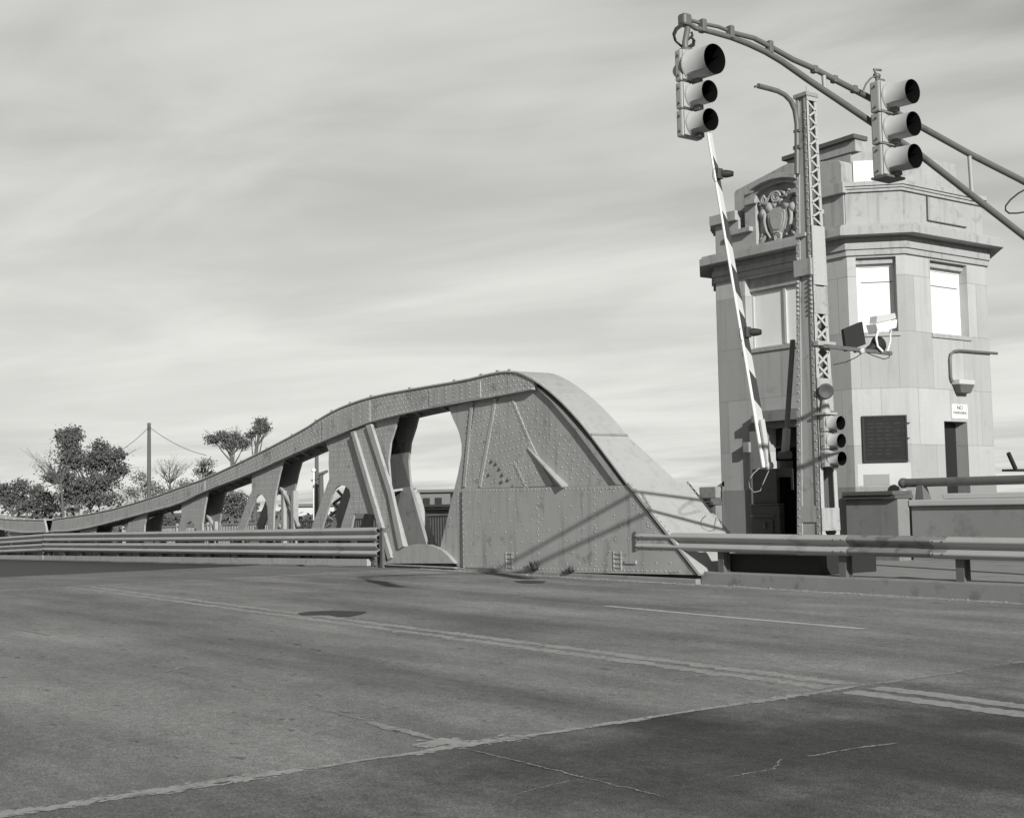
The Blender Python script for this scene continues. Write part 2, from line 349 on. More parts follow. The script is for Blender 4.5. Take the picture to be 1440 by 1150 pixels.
b = MB(); chips(b, wob(Vector((XC, .6, 0)), Vector((XC, 5.0, 0)), 30, .02), .12, .022, 520, 1, .22); chips(b, wob(Vector((XC, 5.0, 0)), Vector((XC, 8.1, 0)), 20, .015), .08, .020, 480, 2, .22); chips(b, wob(Vector((XC, 8.1, 0)), Vector((XC, 15.6, 0)), 40, .02), .05, .018, 150, 3, .45)
chips(b, [RD(596, 1050), RD(625, 1040), RD(650, 1046)], .12, .035, 400, 8, .2)
struct('paving_joint', b, joint_m)
b = MB(); chips(b, wob(RD(520, 1015), RD(612, 1040), 8, .02), .05, .02, 500, 4, .25); chips(b, wob(RD(225, 946), RD(255, 938), 4, .02), .08, .02, 250, 5, .3); chips(b, wob(RD(0, 880), RD(70, 893), 5, .02), .05, .02, 200, 6, .4); chips(b, wob(RD(255, 945), RD(520, 1015), 20, .03), .07, .016, 60, 7, .45)
struct('road_marking_lane', b, paint_worn)
b = MB()
for pts, w in (([(650,1052),(760,1078),(860,1103),(935,1121)], .014), ([(720,1118),(800,1098),(870,1095)], .009), ([(1030,1092),(1090,1081),(1100,1068)], .010), ([(1138,1063),(1200,1053),(1260,1045)], .02)):
    P = [RD(*p) for p in pts]; Q = [P[0]]
    for i in range(len(P)-1): Q += wob(P[i], P[i+1], 7, .012)[1:]
    chips(b, Q, w*1.2, w*.6, 260, len(Q)+int(w*1e4), .2)
struct('road_cracks', b, crack_m)
b = MB(); strip(b, [RD(850, 851.5), RD(1030, 868), RD(1215, 884)], .11, .004, .15); struct('road_marking_white', b, paint_white)
b = MB(); strip(b, [RD(340, 816), RD(490, 822)], .08, .004, .4); strip(b, [RD(720, 840), RD(795, 834)], .07, .004, .5); strip(b, [Vector((-14.0, 12.0, 0)), RD(850, 851.5)], .09, .004, .5)
struct('road_marking_faded', b, paint_worn)
b = MB()
for dy in (0, .29):
    strip(b, [Vector((-24.5, 8.02+dy, 0)), Vector((XC-.12, 8.02+dy, 0))], .17, .004, .5)
struct('centre_line_old', b, paint_worn)
b = MB()
for dy in (0, .31):
    strip(b, [Vector((XC+.12, 8.0+dy, 0)), Vector((40, 8.0+dy, 0))], .20, .004, .2)
struct('centre_line', b, paint_yel)
b = MB(); strip(b, wob(Vector((XJ, KY-.17, 0)), Vector((30, KY-.12, 0)), 120, .03), .13, .004, .6); struct('gutter_grit', b, joint_m)
b = MB()
for pts in ([(418,862.3),(440,859.5),(470,858.6),(517,860),(508,864),(490,867.5),(474,867),(462,864.5),(440,865.5),(424,865)], [(722,817),(740,816),(768,817),(765,819.5),(745,820.5),(728,819.5)]):
    b.add([(RD(*p).x, RD(*p).y, roadz(RD(*p).x)+.005) for p in pts], [list(range(len(pts)))])
struct('road_patch', b, patch_m)

# ------------------------------------------------------------------ bascule truss
T0, T1 = 16.0, 16.60          # near and far faces of the double web
def P2(px, Y=T0): return [(AY(x, y, Y).x, AY(x, y, Y).z) for x, y in px]
def inpoly(p, poly):
    r = False; n = len(poly)
    for i in range(n):
        (x1, y1), (x2, y2) = poly[i], poly[(i+1) % n]
        if (y1 > p[1]) != (y2 > p[1]) and p[0] < (x2-x1)*(p[1]-y1)/(y2-y1)+x1: r = not r
    return r
def rivets(mb, poly, Y, du, dv, ang=0, r=.02, stag=True, shrink=.05, skip=0):
    cx = sum(p[0] for p in poly)/len(poly); cz = sum(p[1] for p in poly)/len(poly); ca, sa = math.cos(ang), math.sin(ang)
    R = max(math.hypot(p[0]-cx, p[1]-cz) for p in poly); nu, nv = int(R/du)+1, int(R/dv)+1
    for j in range(-nv, nv+1):
        for i in range(-nu, nu+1):
            u = i*du+(du/2 if stag and j % 2 else 0); v = j*dv; x = cx+u*ca-v*sa; z = cz+u*sa+v*ca
            if random.random() < skip: continue
            if all(inpoly((x+a, z+c), poly) for a, c in ((shrink,0),(-shrink,0),(0,shrink),(0,-shrink))): mb.dome((x, Y, z), (0,-1,0), r*.86, r*.75)
def rivet_line(mb, p, q, Y, step=.13, r=.02):
    n = max(1, int(math.hypot(q[0]-p[0], q[1]-p[1])/step))
    for i in range(n+1): mb.dome((p[0]+(q[0]-p[0])*i/n, Y, p[1]+(q[1]-p[1])*i/n), (0,-1,0), r*.86, r*.75)
def resample(pts, step):
    out = [pts[0]]
    for a, c in zip(pts, pts[1:]):
        n = max(1, int(math.hypot(c[0]-a[0], c[1]-a[1])/step))
        out += [(a[0]+(c[0]-a[0])*i/n, a[1]+(c[1]-a[1])*i/n) for i in range(1, n+1)]
    return out
def smooth2(pts, k=2):
    for _ in range(k):
        o = [pts[0]]
        for a, c in zip(pts, pts[1:]): o += [(a[0]*.75+c[0]*.25, a[1]*.75+c[1]*.25), (a[0]*.25+c[0]*.75, a[1]*.25+c[1]*.75)]
        pts = o+[pts[-1]]
    return pts
TOPPX = [(70.5,729.6),(138.6,719.7),(204.3,700.9),(258,681),(283,673),(354,639.6),(425,602),(445,588),(467.8,575),(495,564),(525,555),(588,543.5),(650.5,533),(679,525.5),(700,521.5),(715,521),(728,523),(751,535),(779,557),(807,586),(827,611)]
BOTPX = [(70.5,748),(103,747),(138.6,739.7),(204,722),(254,709),(287.5,691.7),(354,666.7),(408,641.7),(457,620.5),(496.6,604),(525,593),(582.7,579),(650.5,566.5),(700,558),(751,548)]
TOP = smooth2(P2(TOPPX, 15.82), 1); BOT = smooth2(P2(BOTPX, 15.92), 1)
def zat(line, x):
    for a, c in zip(line, line[1:]):
        if min(a[0], c[0]) <= x <= max(a[0], c[0]) and a[0] != c[0]: return a[1]+(c[1]-a[1])*(x-a[0])/(c[0]-a[0])
    return line[0][1] if x < line[0][0] else line[-1][1]
XM = -51.85
truss = thing('bascule_truss', 'grey riveted truss of the nearer bridge leaf, curving up to a tall humped end', 'bridge truss', (XM, 16, -.2), 'bascule bridge trusses')
# --- top chord: riveted side plates, lacing between them, cover flange on top
i_end = max(i for i, p in enumerate(TOP) if p[0] <= BOT[-1][0]+.05)
upper = [(x, z-.02) for x, z in TOP[:i_end+1]]
b = MB()
b.prismY(upper+BOT[::-1], 15.92, T0-.002)
b2 = MB(); b2.prismY(upper+BOT[::-1], T1+.002, T1+.08)
# rows of rivets that follow the chord
x = TOP[0][0]+.3
while x < BOT[-1][0]-.15:
    zt, zb = zat(TOP, x)-.09, zat(BOT, x)+.06; nrow = 5 if zt-zb > .4 else 4
    dens = x > -40
    for k in range(nrow):
        if dens or k in (0, nrow-1): b.dome((x+(.08 if k % 2 else 0), 15.92, zb+(zt-zb)*k/(nrow-1)), (0,-1,0), .018, .0155)
    x += .17
# splice plates of the chord
for xa, xb in ((-38.4, -36.9), (-29.6, -27.2), (-24.6, -22.6)):
    pl = [(x, zat(TOP, x)-.10) for x in [xa+(xb-xa)*k/6 for k in range(7)]]+[(x, zat(BOT, x)+.05) for x in [xb-(xb-xa)*k/6 for k in range(7)]]
    b.prismY(pl, 15.90, 15.921)
    for k in range(7):
        xx = xa+.08+(xb-xa-.16)*k/6
        for q in (.12, .37, .62, .87): b.dome((xx, 15.90, zat(BOT, xx)+.05+(zat(TOP, xx)-zat(BOT, xx)-.15)*q), (0,-1,0), .018, .0155)
# bottom angle of the chord
for i in range(0, len(BOT)-1): b.bar((BOT[i][0], 15.89, BOT[i][1]+.02), (BOT[i+1][0], 15.89, BOT[i+1][1]+.02), .07, .03)
chord = b.build('top_chord', steel, truss); b2.build('top_chord', steel, truss)
b = MB()
def sweep(mb, line, y0, y1, t):
    vs = []
    for i, p in enumerate(line):
        a, c = line[max(i-1, 0)], line[min(i+1, len(line)-1)]; d = Vector((c[0]-a[0], c[1]-a[1])).normalized(); nx, nz = -d.y, d.x
        vs += [(p[0], y0, p[1]), (p[0], y1, p[1]), (p[0]-nx*t, y1, p[1]-nz*t), (p[0]-nx*t, y0, p[1]-nz*t)]
    n = len(line); fs = [(i*4+k, i*4+(k+1)%4, i*4+4+(k+1)%4, i*4+4+k) for i in range(n-1) for k in range(4)]
    mb.add(vs, [tuple(reversed(f)) for f in fs]+[(0,1,2,3), tuple(reversed(((n-1)*4, (n-1)*4+1, (n-1)*4+2, (n-1)*4+3)))])
sweep(b, TOP, 15.885, 16.80, .03)
rs = resample(TOP, .6)
for p in rs[::2]:
    if p[0] < -21.5: b.box(p[0]-.05, p[0]+.05, 15.895, 15.96, p[1]-.01, p[1]+.035)
rs = resample(TOP, .22)
for i in range(len(rs)-1):     # rivets on the cover where it turns down
    if rs[i][0] > -26:
        a, c = rs[i], rs[i+1]; d = Vector((c[0]-a[0], 0, c[1]-a[1])).normalized(); nn = Vector((-d.z, 0, d.x))
        for yy in (15.93, 16.79): b.dome((a[0], yy, a[1]), nn, .018, .014)
b.build('chord_cover', cover_m, truss)
# lacing bars under the chord
b = MB(); xs_ = []
x = BOT[0][0]+.3; k = 0
while x < -21.5:
    z0, z1 = zat(BOT, x)+.04, zat(BOT, x+.55)+.04
    b.bar((x, T0+.02 if k % 2 else T1-.02, z0), (x+.55, T1-.02 if k % 2 else T0+.02, z1), .09, .015); b.bar((x, T1-.02 if k % 2 else T0+.02, z0+.02), (x+.55, T0+.02 if k % 2 else T1-.02, z1+.02), .09, .015)
    x += .55; k += 1
b.build('chord_lacing', steel_far, truss)
# --- panels of the web: boxes with arched cut-outs, open towards the deck
base = lambda x: deckz(x)+.05
def panel(px, y0=T0, y1=T1, riv=None, m=steel, foot=True, name='web_panel', ang=0, extra=None):
    poly = P2(px, y0); b = MB(); b.prismY(poly, y1-.05, y1); b.build(name, steel_far, truss)
    b = MB(); b.prismY(poly, y0, y0+.05)
    if riv: rivets(b, poly, y0, riv[0], riv[1], ang, .019, True, .06)
    if extra: extra(b)
    return b.build(name, m, truss)
def foot(x, y, z=None):      # a picture point carried straight down to the deck
    return (x, y)
p_ = 800
panel([(456,618),(492,604),(521,592),(560,583),(556,600),(549,622),(546,648),(549,684),(537,686),(529,724),(515,722),(498,722),(484,790),(469,790),(479,742),(493,697),(491,688),(485,683),(478,682),(471,687),(467,695),(446,765),(440,790),(425,790),(438,742),(463,673),(462,650),(462.6,635)], riv=(.16,.13))
panel([(354,664),(399,645),(393,666),(388,690),(385,716),(384,744),(383,790),(372,790),(377,742),(376,714),(373,702),(369,696),(365,694.8),(361,698),(357,706),(344,744),(331,788),(318,788),(333,744),(350,700),(354,690)], riv=(.19,.16))
panel([(255,708),(292,691),(288,712),(284.5,735),(283,788),(275,788),(276,746),(273,737),(268,732.5),(263,736),(259,746),(249,788),(240,788),(250,746),(255,726)], riv=(.24,.2))
panel([(181,734),(207,720),(203,738),(201,788),(178,788),(177,748)], riv=(.3,.26))
panel([(112,744),(137,736),(134,748),(133,787),(116,787)])
panel([(78,748),(96,746),(96,787),(78,787)])
# lattice inside the big slot of the first panel
b = MB(); q0, q1 = P2([(470,690)], 16.5)[0], P2([(447,760)], 16.5)[0]; r0, r1 = P2([(490,690)], 16.5)[0], P2([(474,760)], 16.5)[0]
for k in range(4):
    t0, t1 = k/4, (k+1)/4
    L = lambda a, c, t: (a[0]+(c[0]-a[0])*t, 16.60, a[1]+(c[1]-a[1])*t)
    b.bar(L(q0, q1, t0), L(r0, r1, t1), .015, .09, (0,1,0)); b.bar(L(r0, r1, t0), L(q0, q1, t1), .015, .09, (0,1,0))
    b.bar(L(q0, q1, t0), L(r0, r1, t1), .09, .015, (0,1,0)); b.bar(L(r0, r1, t0), L(q0, q1, t1), .09, .015, (0,1,0))
b.build('slot_lattice', steel_far, truss)
# small struts standing in the openings (floor beam brackets)
for px, w in ((399, .14), (413, .16), (297, .14), (303, .12)):
    p = AY(px, 700, 16.5); z0 = deckz(p.x); zt = AY(px, 690 if px > 350 else 733, 16.5).z
    b = MB(); b.box(p.x-w/2, p.x+w/2, 16.45, 16.6, z0, zt); b.build('floor_bracket', steel, truss)
for a, c in (((395,686),(411,712)), ((292,725),(305,746)), ((420,740),(408,712)), ((388,740),(398,718))):
    A, B_ = AY(*a, 16.5), AY(*c, 16.5); b = MB(); b.bar(A, B_, .06, .09, (0,1,0)); b.build('knee_brace', steel, truss)
# bottom chord along the deck
b = MB(); slab(b, -51.5, -26.2, T0+.02, T0+.10, lambda X: deckz(X)+.40, .30); slab(b, -51.5, -26.2, T1-.1, T1-.02, lambda X: deckz(X)+.40, .30)
for k in range(26): xx = -51+k*.98; b.box(xx-.05, xx+.05, T0-.0, T0+.03, deckz(xx)+.1, deckz(xx)+.7)
b.build('bottom_chord', steel_far, truss)
# --- diagonal beside the oval opening
b = MB(); dg = P2([(492.6,607),(521,596),(569,772),(545,787)], 15.93); b.prismY(dg, 15.93, T0+.05)
rivets(b, dg, 15.93, .15, .13, math.atan2(dg[2][1]-dg[1][1], dg[2][0]-dg[1][0]), .019, True, .1)
fl = P2([(514,598),(521,596),(550,690),(567,768),(560,772),(545,694)], 15.85); b.prismY(fl, 15.85, 15.93-.002)
fl = P2([(492.6,608),(497,606),(550,784),(545,787)], 15.85); b.prismY(fl, 15.85, 15.93-.002)
b.build('diagonal', steel, truss, .006)
b = MB(); b.prismY(dg, T1-.05, T1+.03); b.build('diagonal', steel_far, truss)
# bright strut in the opening, lit by the sun
b = MB(); A, B_ = AY(567,722,16.6), AY(603,763,16.6); b.bar(A, B_, .03, .05, (0,1,0)); b.bar(AY(551,690,16.3), AY(585,685,16.9), .06, .05)
b.bar(AY(582,686,16.9), AY(609,768,17.0), .08, .16, (0,1,0))
b.build('opening_brace', steel, truss)
# --- heel: the solid triangular end
heel_px = [(631,573),(700,556),(745,538),(760,548),(790,577),(825,617),(880,682),(928,745),(977,806),(650,801),(638,791),(619,770),(644,666),(649,640),(649,624),(646,610),(642.7,601),(637,589)]
hp = P2(heel_px); b = MB(); b.prismY(hp, T0, T1)
zone = P2([(705,562),(748,552),(850,678),(800,682),(744,617),(722,568)]); rivets(b, zone, T0, .19, .15, math.radians(20), .02, True, .05)
zone = P2([(655,572),(668,570),(645,683),(652,684),(628,760),(624,760),(648,668),(652,640)]); rivets(b, zone, T0, .13, .13, .3, .019, True, .03)
b.build('heel_web', steel, truss)
def plate(px, y0, y1, name, riv=None, ang=0, skip=0, m=steel, bev=.004):
    pl = P2(px, y0); b = MB(); b.prismY(pl, y0, y1)
    if riv: rivets(b, pl, y0, riv[0], riv[1], ang, .019, True, .05, skip)
    return b.build(name, m, truss, 0)
plate([(668,568),(722,563),(744,617),(766,662),(779,683),(652,687),(656,650)], T0-.022, T0-.001, 'gusset_plate', (.14,.15), .1, .15)
b = MB(); pl = P2([(650,687),(881,682),(928,744),(979,808),(651,802)], T0-.07); b.prismY(pl, T0-.07, T0-.024)
rivets(b, pl, T0-.07, .36, .22, .03, .018, True, .08, .25)
for a, c in (((660,690),(875,686)), ((654,700),(656,796)), ((664,797),(960,803)), ((890,702),(925,748)), ((760,690),(762,796)), ((840,690),(842,796))):
    rivet_line(b, P2([a], T0)[0], P2([c], T0)[0], T0-.07, .12, .018)
for px in (718, 870):     # ladder-like clips low on the plate
    for k in range(4): q = AY(px, 778+k*6.5, T0-.07); b.box(q.x-.10, q.x+.10, T0-.09, T0-.07, q.z-.010, q.z+.010)
    q = AY(px-4, 788, T0-.07)
    for s_ in (-.1, .1): b.box(q.x+.05+s_-.01, q.x+.05+s_+.01, T0-.085, T0-.071, q.z-.17, q.z+.17)
A = AY(658,797,T0-.07); b.box(A.x, A.x+1.0, T0-.10, T0-.071, A.z-.01, A.z+.03); A = AY(880,792,T0-.07); b.box(A.x, A.x+.30, T0-.10, T0-.071, A.z, A.z+.06)
b.build('heel_plate', steel, truss)
# ribs and bolts on the heel
b = MB()
for (a, c, w, d) in (((665,566),(654,684),.09,.014), ((698.5,560),(676,684),.09,.018), ((722,563),(745,618),.05,.010), ((725,652),(741,685),.05,.010)):
    A, B_ = AY(*a, T0), AY(*c, T0); b.bar((A.x, T0-.022-d/2, A.z), (B_.x, T0-.022-d/2, B_.z), w, d, (0,1,0))
    rivet_line(b, (A.x-.06, A.z), (B_.x-.06, B_.z), T0-.024, .12, .018); rivet_line(b, (A.x+.06, A.z), (B_.x+.06, B_.z), T0-.024, .12, .018)
b.build('stiffener', steel, truss)
for (x, y) in ((692,648),(698,652),(703,659),(707,667),(715,674),(688,667),(706,677),(722,684)):
    q = AY(x, y, T0-.03); b = MB(); b.lathe((q.x, T0-.022, q.z), (0,-1,0), [(0,.034),(.03,.034),(.034,.02),(.034,0)], 8); b.build('bolt', post_m, truss)
# inclined fin that stands out of the plate and shades it
b = MB(); A, B_ = P2([(744,629)])[0], P2([(800,683)])[0]; d = Vector((B_[0]-A[0], B_[1]-A[1])).normalized(); nx, nz = d.y, -d.x
w = .03
b.add([(A[0],T0,A[1]),(B_[0],T0,B_[1]),(B_[0],T0-.18,B_[1]),(A[0],T0-.04,A[1]),(A[0]+nx*w,T0,A[1]+nz*w),(B_[0]+nx*w,T0,B_[1]+nz*w),(B_[0]+nx*w,T0-.18,B_[1]+nz*w),(A[0]+nx*w,T0-.04,A[1]+nz*w)],
      [(0,1,2,3),(7,6,5,4),(0,4,5,1),(1,5,6,2),(2,6,7,3),(3,7,4,0)])
b.build('fin_stiffener', steel, truss)
# --- end cover plates on the slope
E0 = P2([(827,611),(875,676),(881,683),(928,745),(979,807)], 15.82)
b = MB()
def slope(mb, i, j, ya, yb, t=.035, up=0, tuck=0):
    (x0, z0), (x1, z1) = E0[i], E0[j]; d = Vector((x1-x0, z1-z0)).normalized(); nx, nz = -d.y, d.x
    x0 += nx*up; x1 += nx*up; z0 += nz*up; z1 += nz*up
    top = [(x0,15.895,z0),(x1,15.895,z1),(x1,yb,z1),(x0,ya,z0)]
    bot = [(p[0]-nx*t, p[1], p[2]-nz*t) for p in top]
    mb.hexa(bot, top)
slope(b, 0, 2, 16.80, 17.20, .03, -.008); nd = len(b.v)
b.build('end_cover', cover_m, truss)
b = MB(); (xl0, zl0), (xl1, zl1) = E0[0], E0[1]; dl = Vector((xl1-xl0, 0, zl1-zl0)).normalized(); nl = Vector((-dl.z, 0, dl.x)); pl0 = Vector((xl0, 15.89, zl0)); pl1 = Vector((xl0, 16.80, zl0))
b.bar(pl0+nl*.004, pl1+nl*.004, .05, .026, tuple(nl)); b.build('cover_lap', steel_far, truss)
E0[2] = (E0[2][0]-.05, E0[2][1]+.06)
b = MB(); slope(b, 2, 4, 17.40, 17.40, .05, .012)
(xa, za), (xb, zb) = E0[2], E0[4]
b.prismY([(xa-.06, za-.05), (xb-.12, zb-.02), (xb-.12, zb-.1), (xa-.06, zb-.1)], T1+.01, 17.34)
dd = Vector((xb-xa, 0, zb-za)).normalized(); nn = Vector((-dd.z, 0, dd.x))
for k in range(14):
    for yy in (15.94, 17.33): b.dome(Vector((xa, yy, za))+dd*(.08+k*.125)+nn*.03, nn, .018, .014)
b.build('end_cover', cover_m, truss)
# dark rolled flange inside the slope
b = MB(); fl = P2([(752,543),(775,564),(808,603),(841,647),(866,681),(876,682),(826,616),(790,576),(762,549)], 15.93); b.prismY(fl, 15.93, T0-.001); b.build('end_post_flange', steel, truss)
# hub plate in front of the opening
b = MB(); hb = P2([(541,792),(549,780),(558,773),(567,769),(583,765),(603,765.5),(613,769),(622,774),(631,782),(639,792)], 15.90); b.prismY(hb, 15.90, T0-.001)
A, B_ = AY(538,793,15.86), AY(640,795,15.86); b.box(A.x, B_.x, 15.84, 15.96, roadz(A.x)+.03, A.z+.005)
b.build('hub_plate', steel, truss, .006)
# far leaf: the same truss mirrored about the centre lock
far = copy_tree(truss); far.scale = (-1, 1, 1); far.location = (XM, 16, -.2); far.rotation_euler.y = -.036     # this leaf dips away from the centre lock
tag(far, 'shallow grey truss end of the far bridge leaf, beyond the centre joint', 'bridge truss', 'bascule bridge trusses')

# ------------------------------------------------------------------ bridge house (chamfered tower)
YF = 21.0; XL, XR, CH = -20.64, -16.98, .79; XS = XR+CH; XW = XL-CH; YB = 25.34; XC0 = (XL+XR)/2
def octo(d, c=None):
    c = CH+.586*d if c is None else c
    x0, x1, y0, y1 = XW-d, XS+d, YF-d, YB+d
    return [(x0+c,y0),(x1-c,y0),(x1,y0+c),(x1,y1-c),(x1-c,y1),(x0+c,y1),(x0,y1-c),(x0,y0+c)]
house = thing('bridge_house', 'pale stone bridge tender tower with chamfered corners, deep cornice and white boarded windows', 'tower', (XC0, 23.1, .297))
def wall_face(mb, p, q, z0, z1, ops, t=.34):
    p, q = Vector(p), Vector(q); L_ = (q-p).length; d = (q-p)/L_; nin = Vector((-d.y, d.x))
    def blk(u0, u1, a, c):
        if u1-u0 < 1e-4 or c-a < 1e-4: return
        A = [p+d*u0, p+d*u1, p+d*u1+nin*t, p+d*u0+nin*t]
        mb.hexa([(v.x,v.y,a) for v in A], [(v.x,v.y,c) for v in A])
    us = sorted({0, L_}|{o[0] for o in ops}|{o[1] for o in ops})
    for u0, u1 in zip(us, us[1:]):
        cuts = sorted([(o[2], o[3]) for o in ops if o[0] <= u0+1e-6 and o[1] >= u1-1e-6]); z = z0
        for a, c in cuts: blk(u0, u1, z, a); z = c
        blk(u0, u1, z, z1)
def on_face(p, q, u, z, out=0):
    p, q = Vector(p), Vector(q); d = (q-p).normalized(); n = Vector((d.y, -d.x)); v = p+d*u+n*out; return Vector((v.x, v.y, z))
def face_box(mb, p, q, u0, u1, z0, z1, o0, o1):
    A = [on_face(p,q,u0,0,o1), on_face(p,q,u1,0,o1), on_face(p,q,u1,0,o0), on_face(p,q,u0,0,o0)]
    mb.hexa([(v.x,v.y,z0) for v in A], [(v.x,v.y,z1) for v in A])
O8 = octo(0); ZW = 6.34; ZP = 1.72
fr, chm, sd = (O8[0], O8[1]), (O8[1], O8[2]), (O8[2], O8[3])
fw0, fw1 = XC0-.96-XL, XC0+.96-XL
dr0, dr1 = XC0-.46-XL, XC0+.46-XL
sw0, sw1, sd0, sd1 = 22.61-O8[2][1], 23.86-O8[2][1], 22.86-O8[2][1], 23.64-O8[2][1]
b = MB()
wall_face(b, *fr, ZP, ZW, [(fw0, fw1, 4.75, 6.30), (dr0, dr1, ZP-.01, 3.02)])
wall_face(b, *chm, ZP, ZW, [(.17, .95, 4.79, 6.30)])
wall_face(b, *sd, ZP, ZW, [(sw0, sw1, 4.80, 6.30), (sd0, sd1, ZP-.01, 3.02)])
for k in range(3, 8): wall_face(b, O8[k], O8[(k+1) % 8], ZP, ZW, [])
b.build('wall', stone, house)
b = MB(); P8 = octo(.012)
wall_face(b, P8[0], P8[1], -1.0, ZP, [(dr0, dr1, .32, ZP+.01)])
wall_face(b, P8[1], P8[2], -1.0, ZP, [])
wall_face(b, P8[2], P8[3], -1.0, ZP, [(sd0, sd1, .6, ZP+.01)])
for k in range(3, 8): wall_face(b, P8[k], P8[(k+1) % 8], -1.0, ZP, [])
b.build('plinth', plinth_m, house)
b = MB(); b.prismZ(octo(-.345), .2, .3); b.build('floor_slab', conc_dark, house)
# cornice built of stacked courses
b = MB()
for d, z0, z1 in ((.05,6.34,6.455),(.085,6.457,6.59),(.04,6.592,6.70),(.35,6.702,6.865),(.30,6.867,6.92),(.10,6.922,6.96)): b.prismZ(octo(d), z0, z1)
b.build('cornice', stone_plain, house, .008)
# parapet: plain on the chamfers and sides
b = MB(); Q8 = octo(-.03)
for k in range(1, 8): wall_face(b, Q8[k], Q8[(k+1) % 8], 6.962, 7.63, [], .3)
b.build('parapet', stone_plain, house)
b = MB()
for d, z0, z1 in ((.02,7.632,7.69),(.05,7.692,7.74),(.08,7.742,7.83)):
    R8 = octo(d)
    for k in range(1, 8): wall_face(b, R8[k], R8[(k+1) % 8], z0, z1, [], .4+d)
b.build('parapet_cap', stone_plain, house, .006)
# sunk panel lines on the side parapet
b = MB(); s0 = Q8[2]; s1 = Q8[3]; A = AX(1303,275,XS-.02); B_ = AX(1304,310,XS-.02); Cc = AX(1358,320,XS-.02)
b.bar(A+Vector((.012,0,0)), B_+Vector((.012,0,0)), .02, .03, (0,1,0)); b.bar(B_+Vector((.012,0,0)), Cc+Vector((.012,0,0)), .03, .02, (0,0,1)); b.build('panel_moulding', cap_dark, house)
# stepped gable parapet on the front
b = MB()
half = [(-1.80,6.962),(-1.80,7.62),(-1.09,7.62),(-1.09,7.42),(-.90,7.42),(-.90,8.15),(-.62,8.15),(-.62,8.27),(-.50,8.30),(-.30,8.34),(0,8.36)]
prof = [(XC0+x, z) for x, z in half]+[(XC0-x, z) for x, z in half[-2::-1]]
niche = [(-.58,7.0),(-.58,8.08),(-.45,8.14),(-.25,8.19),(0,8.21)]
nprof = [(XC0+x, z) for x, z in niche]+[(XC0-x, z) for x, z in niche[-2::-1]]
# front layer with the niche left open: two side pieces and the arch
left = [(XC0+x, z) for x, z in half]+[(XC0+x, z) for x, z in niche[::-1]]+[(XC0-.58, 6.962)]
b.prismY(left, YF+.0, YF+.22); b.prismY([(2*XC0-x, z) for x, z in left], YF+.0, YF+.22)
b.prismY([(XC0-.62,6.962),(XC0-.6,8.12),(XC0-.3,8.23),(XC0,8.26),(XC0+.3,8.23),(XC0+.6,8.12),(XC0+.62,6.962)], YF+.13, YF+.30)
b.build('gable', stone_plain, house, .006)
b = MB()
for s_ in (-1, 1):
    x0, x1 = sorted((XC0+s_*1.88, XC0+s_*1.09)); b.box(x0, x1, YF-.10, YF+.35, 7.622, 7.84)
    x0, x1 = sorted((XC0+s_*1.30, XC0+s_*.66)); b.box(x0, x1, YF-.12, YF-.002, 7.30, 7.40)
    x0, x1 = sorted((XC0+s_*.80, XC0+s_*.50)); b.box(x0, x1, YF-.11, YF-.002, 7.88, 7.97)
    b.prismY([(XC0+s_*.64,8.18),(XC0+s_*.66,8.28),(XC0+s_*.48,8.33),(XC0+s_*.28,8.37),(XC0,8.39),(XC0,8.29),(XC0+s_*.28,8.27),(XC0+s_*.47,8.23)], YF-.12, YF-.002)
b.build('gable_moulding', stone_plain, house, .008)
b = MB(); hg = [(-1.57,6.97),(-1.57,8.36),(-1.52,8.43),(-.55,8.60),(0,8.70),(.55,8.60),(1.40,8.45),(1.45,8.38),(1.45,6.97)]
b.prismY([(XC0+x, z) for x, z in hg], YF+.40, YF+.75); b.build('rear_gable', stone_plain, house, .01)
# carved cartouche
b = MB(); YC = YF+.12
def onY(x, z, o=0): return (XC0+x, YC-o, z)
sh = [(-.34,7.60),(-.30,7.70),(-.12,7.75),(.12,7.75),(.30,7.70),(.34,7.60),(.31,7.4),(.24,7.2),(.14,7.06),(-.14,7.06),(-.24,7.2),(-.31,7.4)]
for sc, o0, o1 in ((1,0,.05),(.86,.05,.085),(.70,.085,.11),(.52,.11,.125)):
    b.prismY([(XC0+x*sc, 7.40+(z-7.40)*sc) for x, z in sh], YC-o1, YC-o0)
def spiral(cx, cz, r0, turns, s_=1, a0=0, rad=.03):
    pts = []; n = int(turns*16)
    for i in range(n+1):
        a = a0+s_*2*PI*turns*i/n; r = r0*(1-.85*i/n); pts.append(onY(cx+r*math.cos(a), cz+r*math.sin(a), .09))
    b.tube(pts, [rad*(1-.4*i/n) for i in range(n+1)], 7)
spiral(-.02, 7.92, .13, 2.2, 1, 0); spiral(.0, 7.06, .11, 2.2, -1, PI/2)
for s_ in (-1, 1):
    spiral(s_*.34, 7.92, .09, 1.6, -s_, PI/2)
    b.tube([onY(s_*x, z, .07) for x, z in ((.02,8.06),(.15,8.03),(.24,7.93),(.33,7.83),(.42,7.86))], [.03,.035,.04,.04,.025], 8)
    b.tube([onY(s_*x, z, .06) for x, z in ((.36,7.62),(.38,7.45),(.33,7.25),(.22,7.08))], [.055,.045,.04,.03], 8)
    for cx, cz, r, h in ((.24,7.74,.15,.12),(.41,7.64,.13,.12),(.10,7.80,.11,.10),(.44,7.78,.08,.07)): b.dome(onY(s_*cx, cz, .01), (0,-1,0), r, h, 14)
    for k in range(5): b.dome(onY(s_*(.40+.035*k), 7.36-.085*k, 0), (0,-1,0), .09-.006*k, .07, 10)
    b.tube([onY(s_*x, z, .05) for x, z in ((.36,7.15),(.46,7.05),(.54,7.02))], [.04,.05,.03], 8)
b.build('cartouche', stone_carved, house)
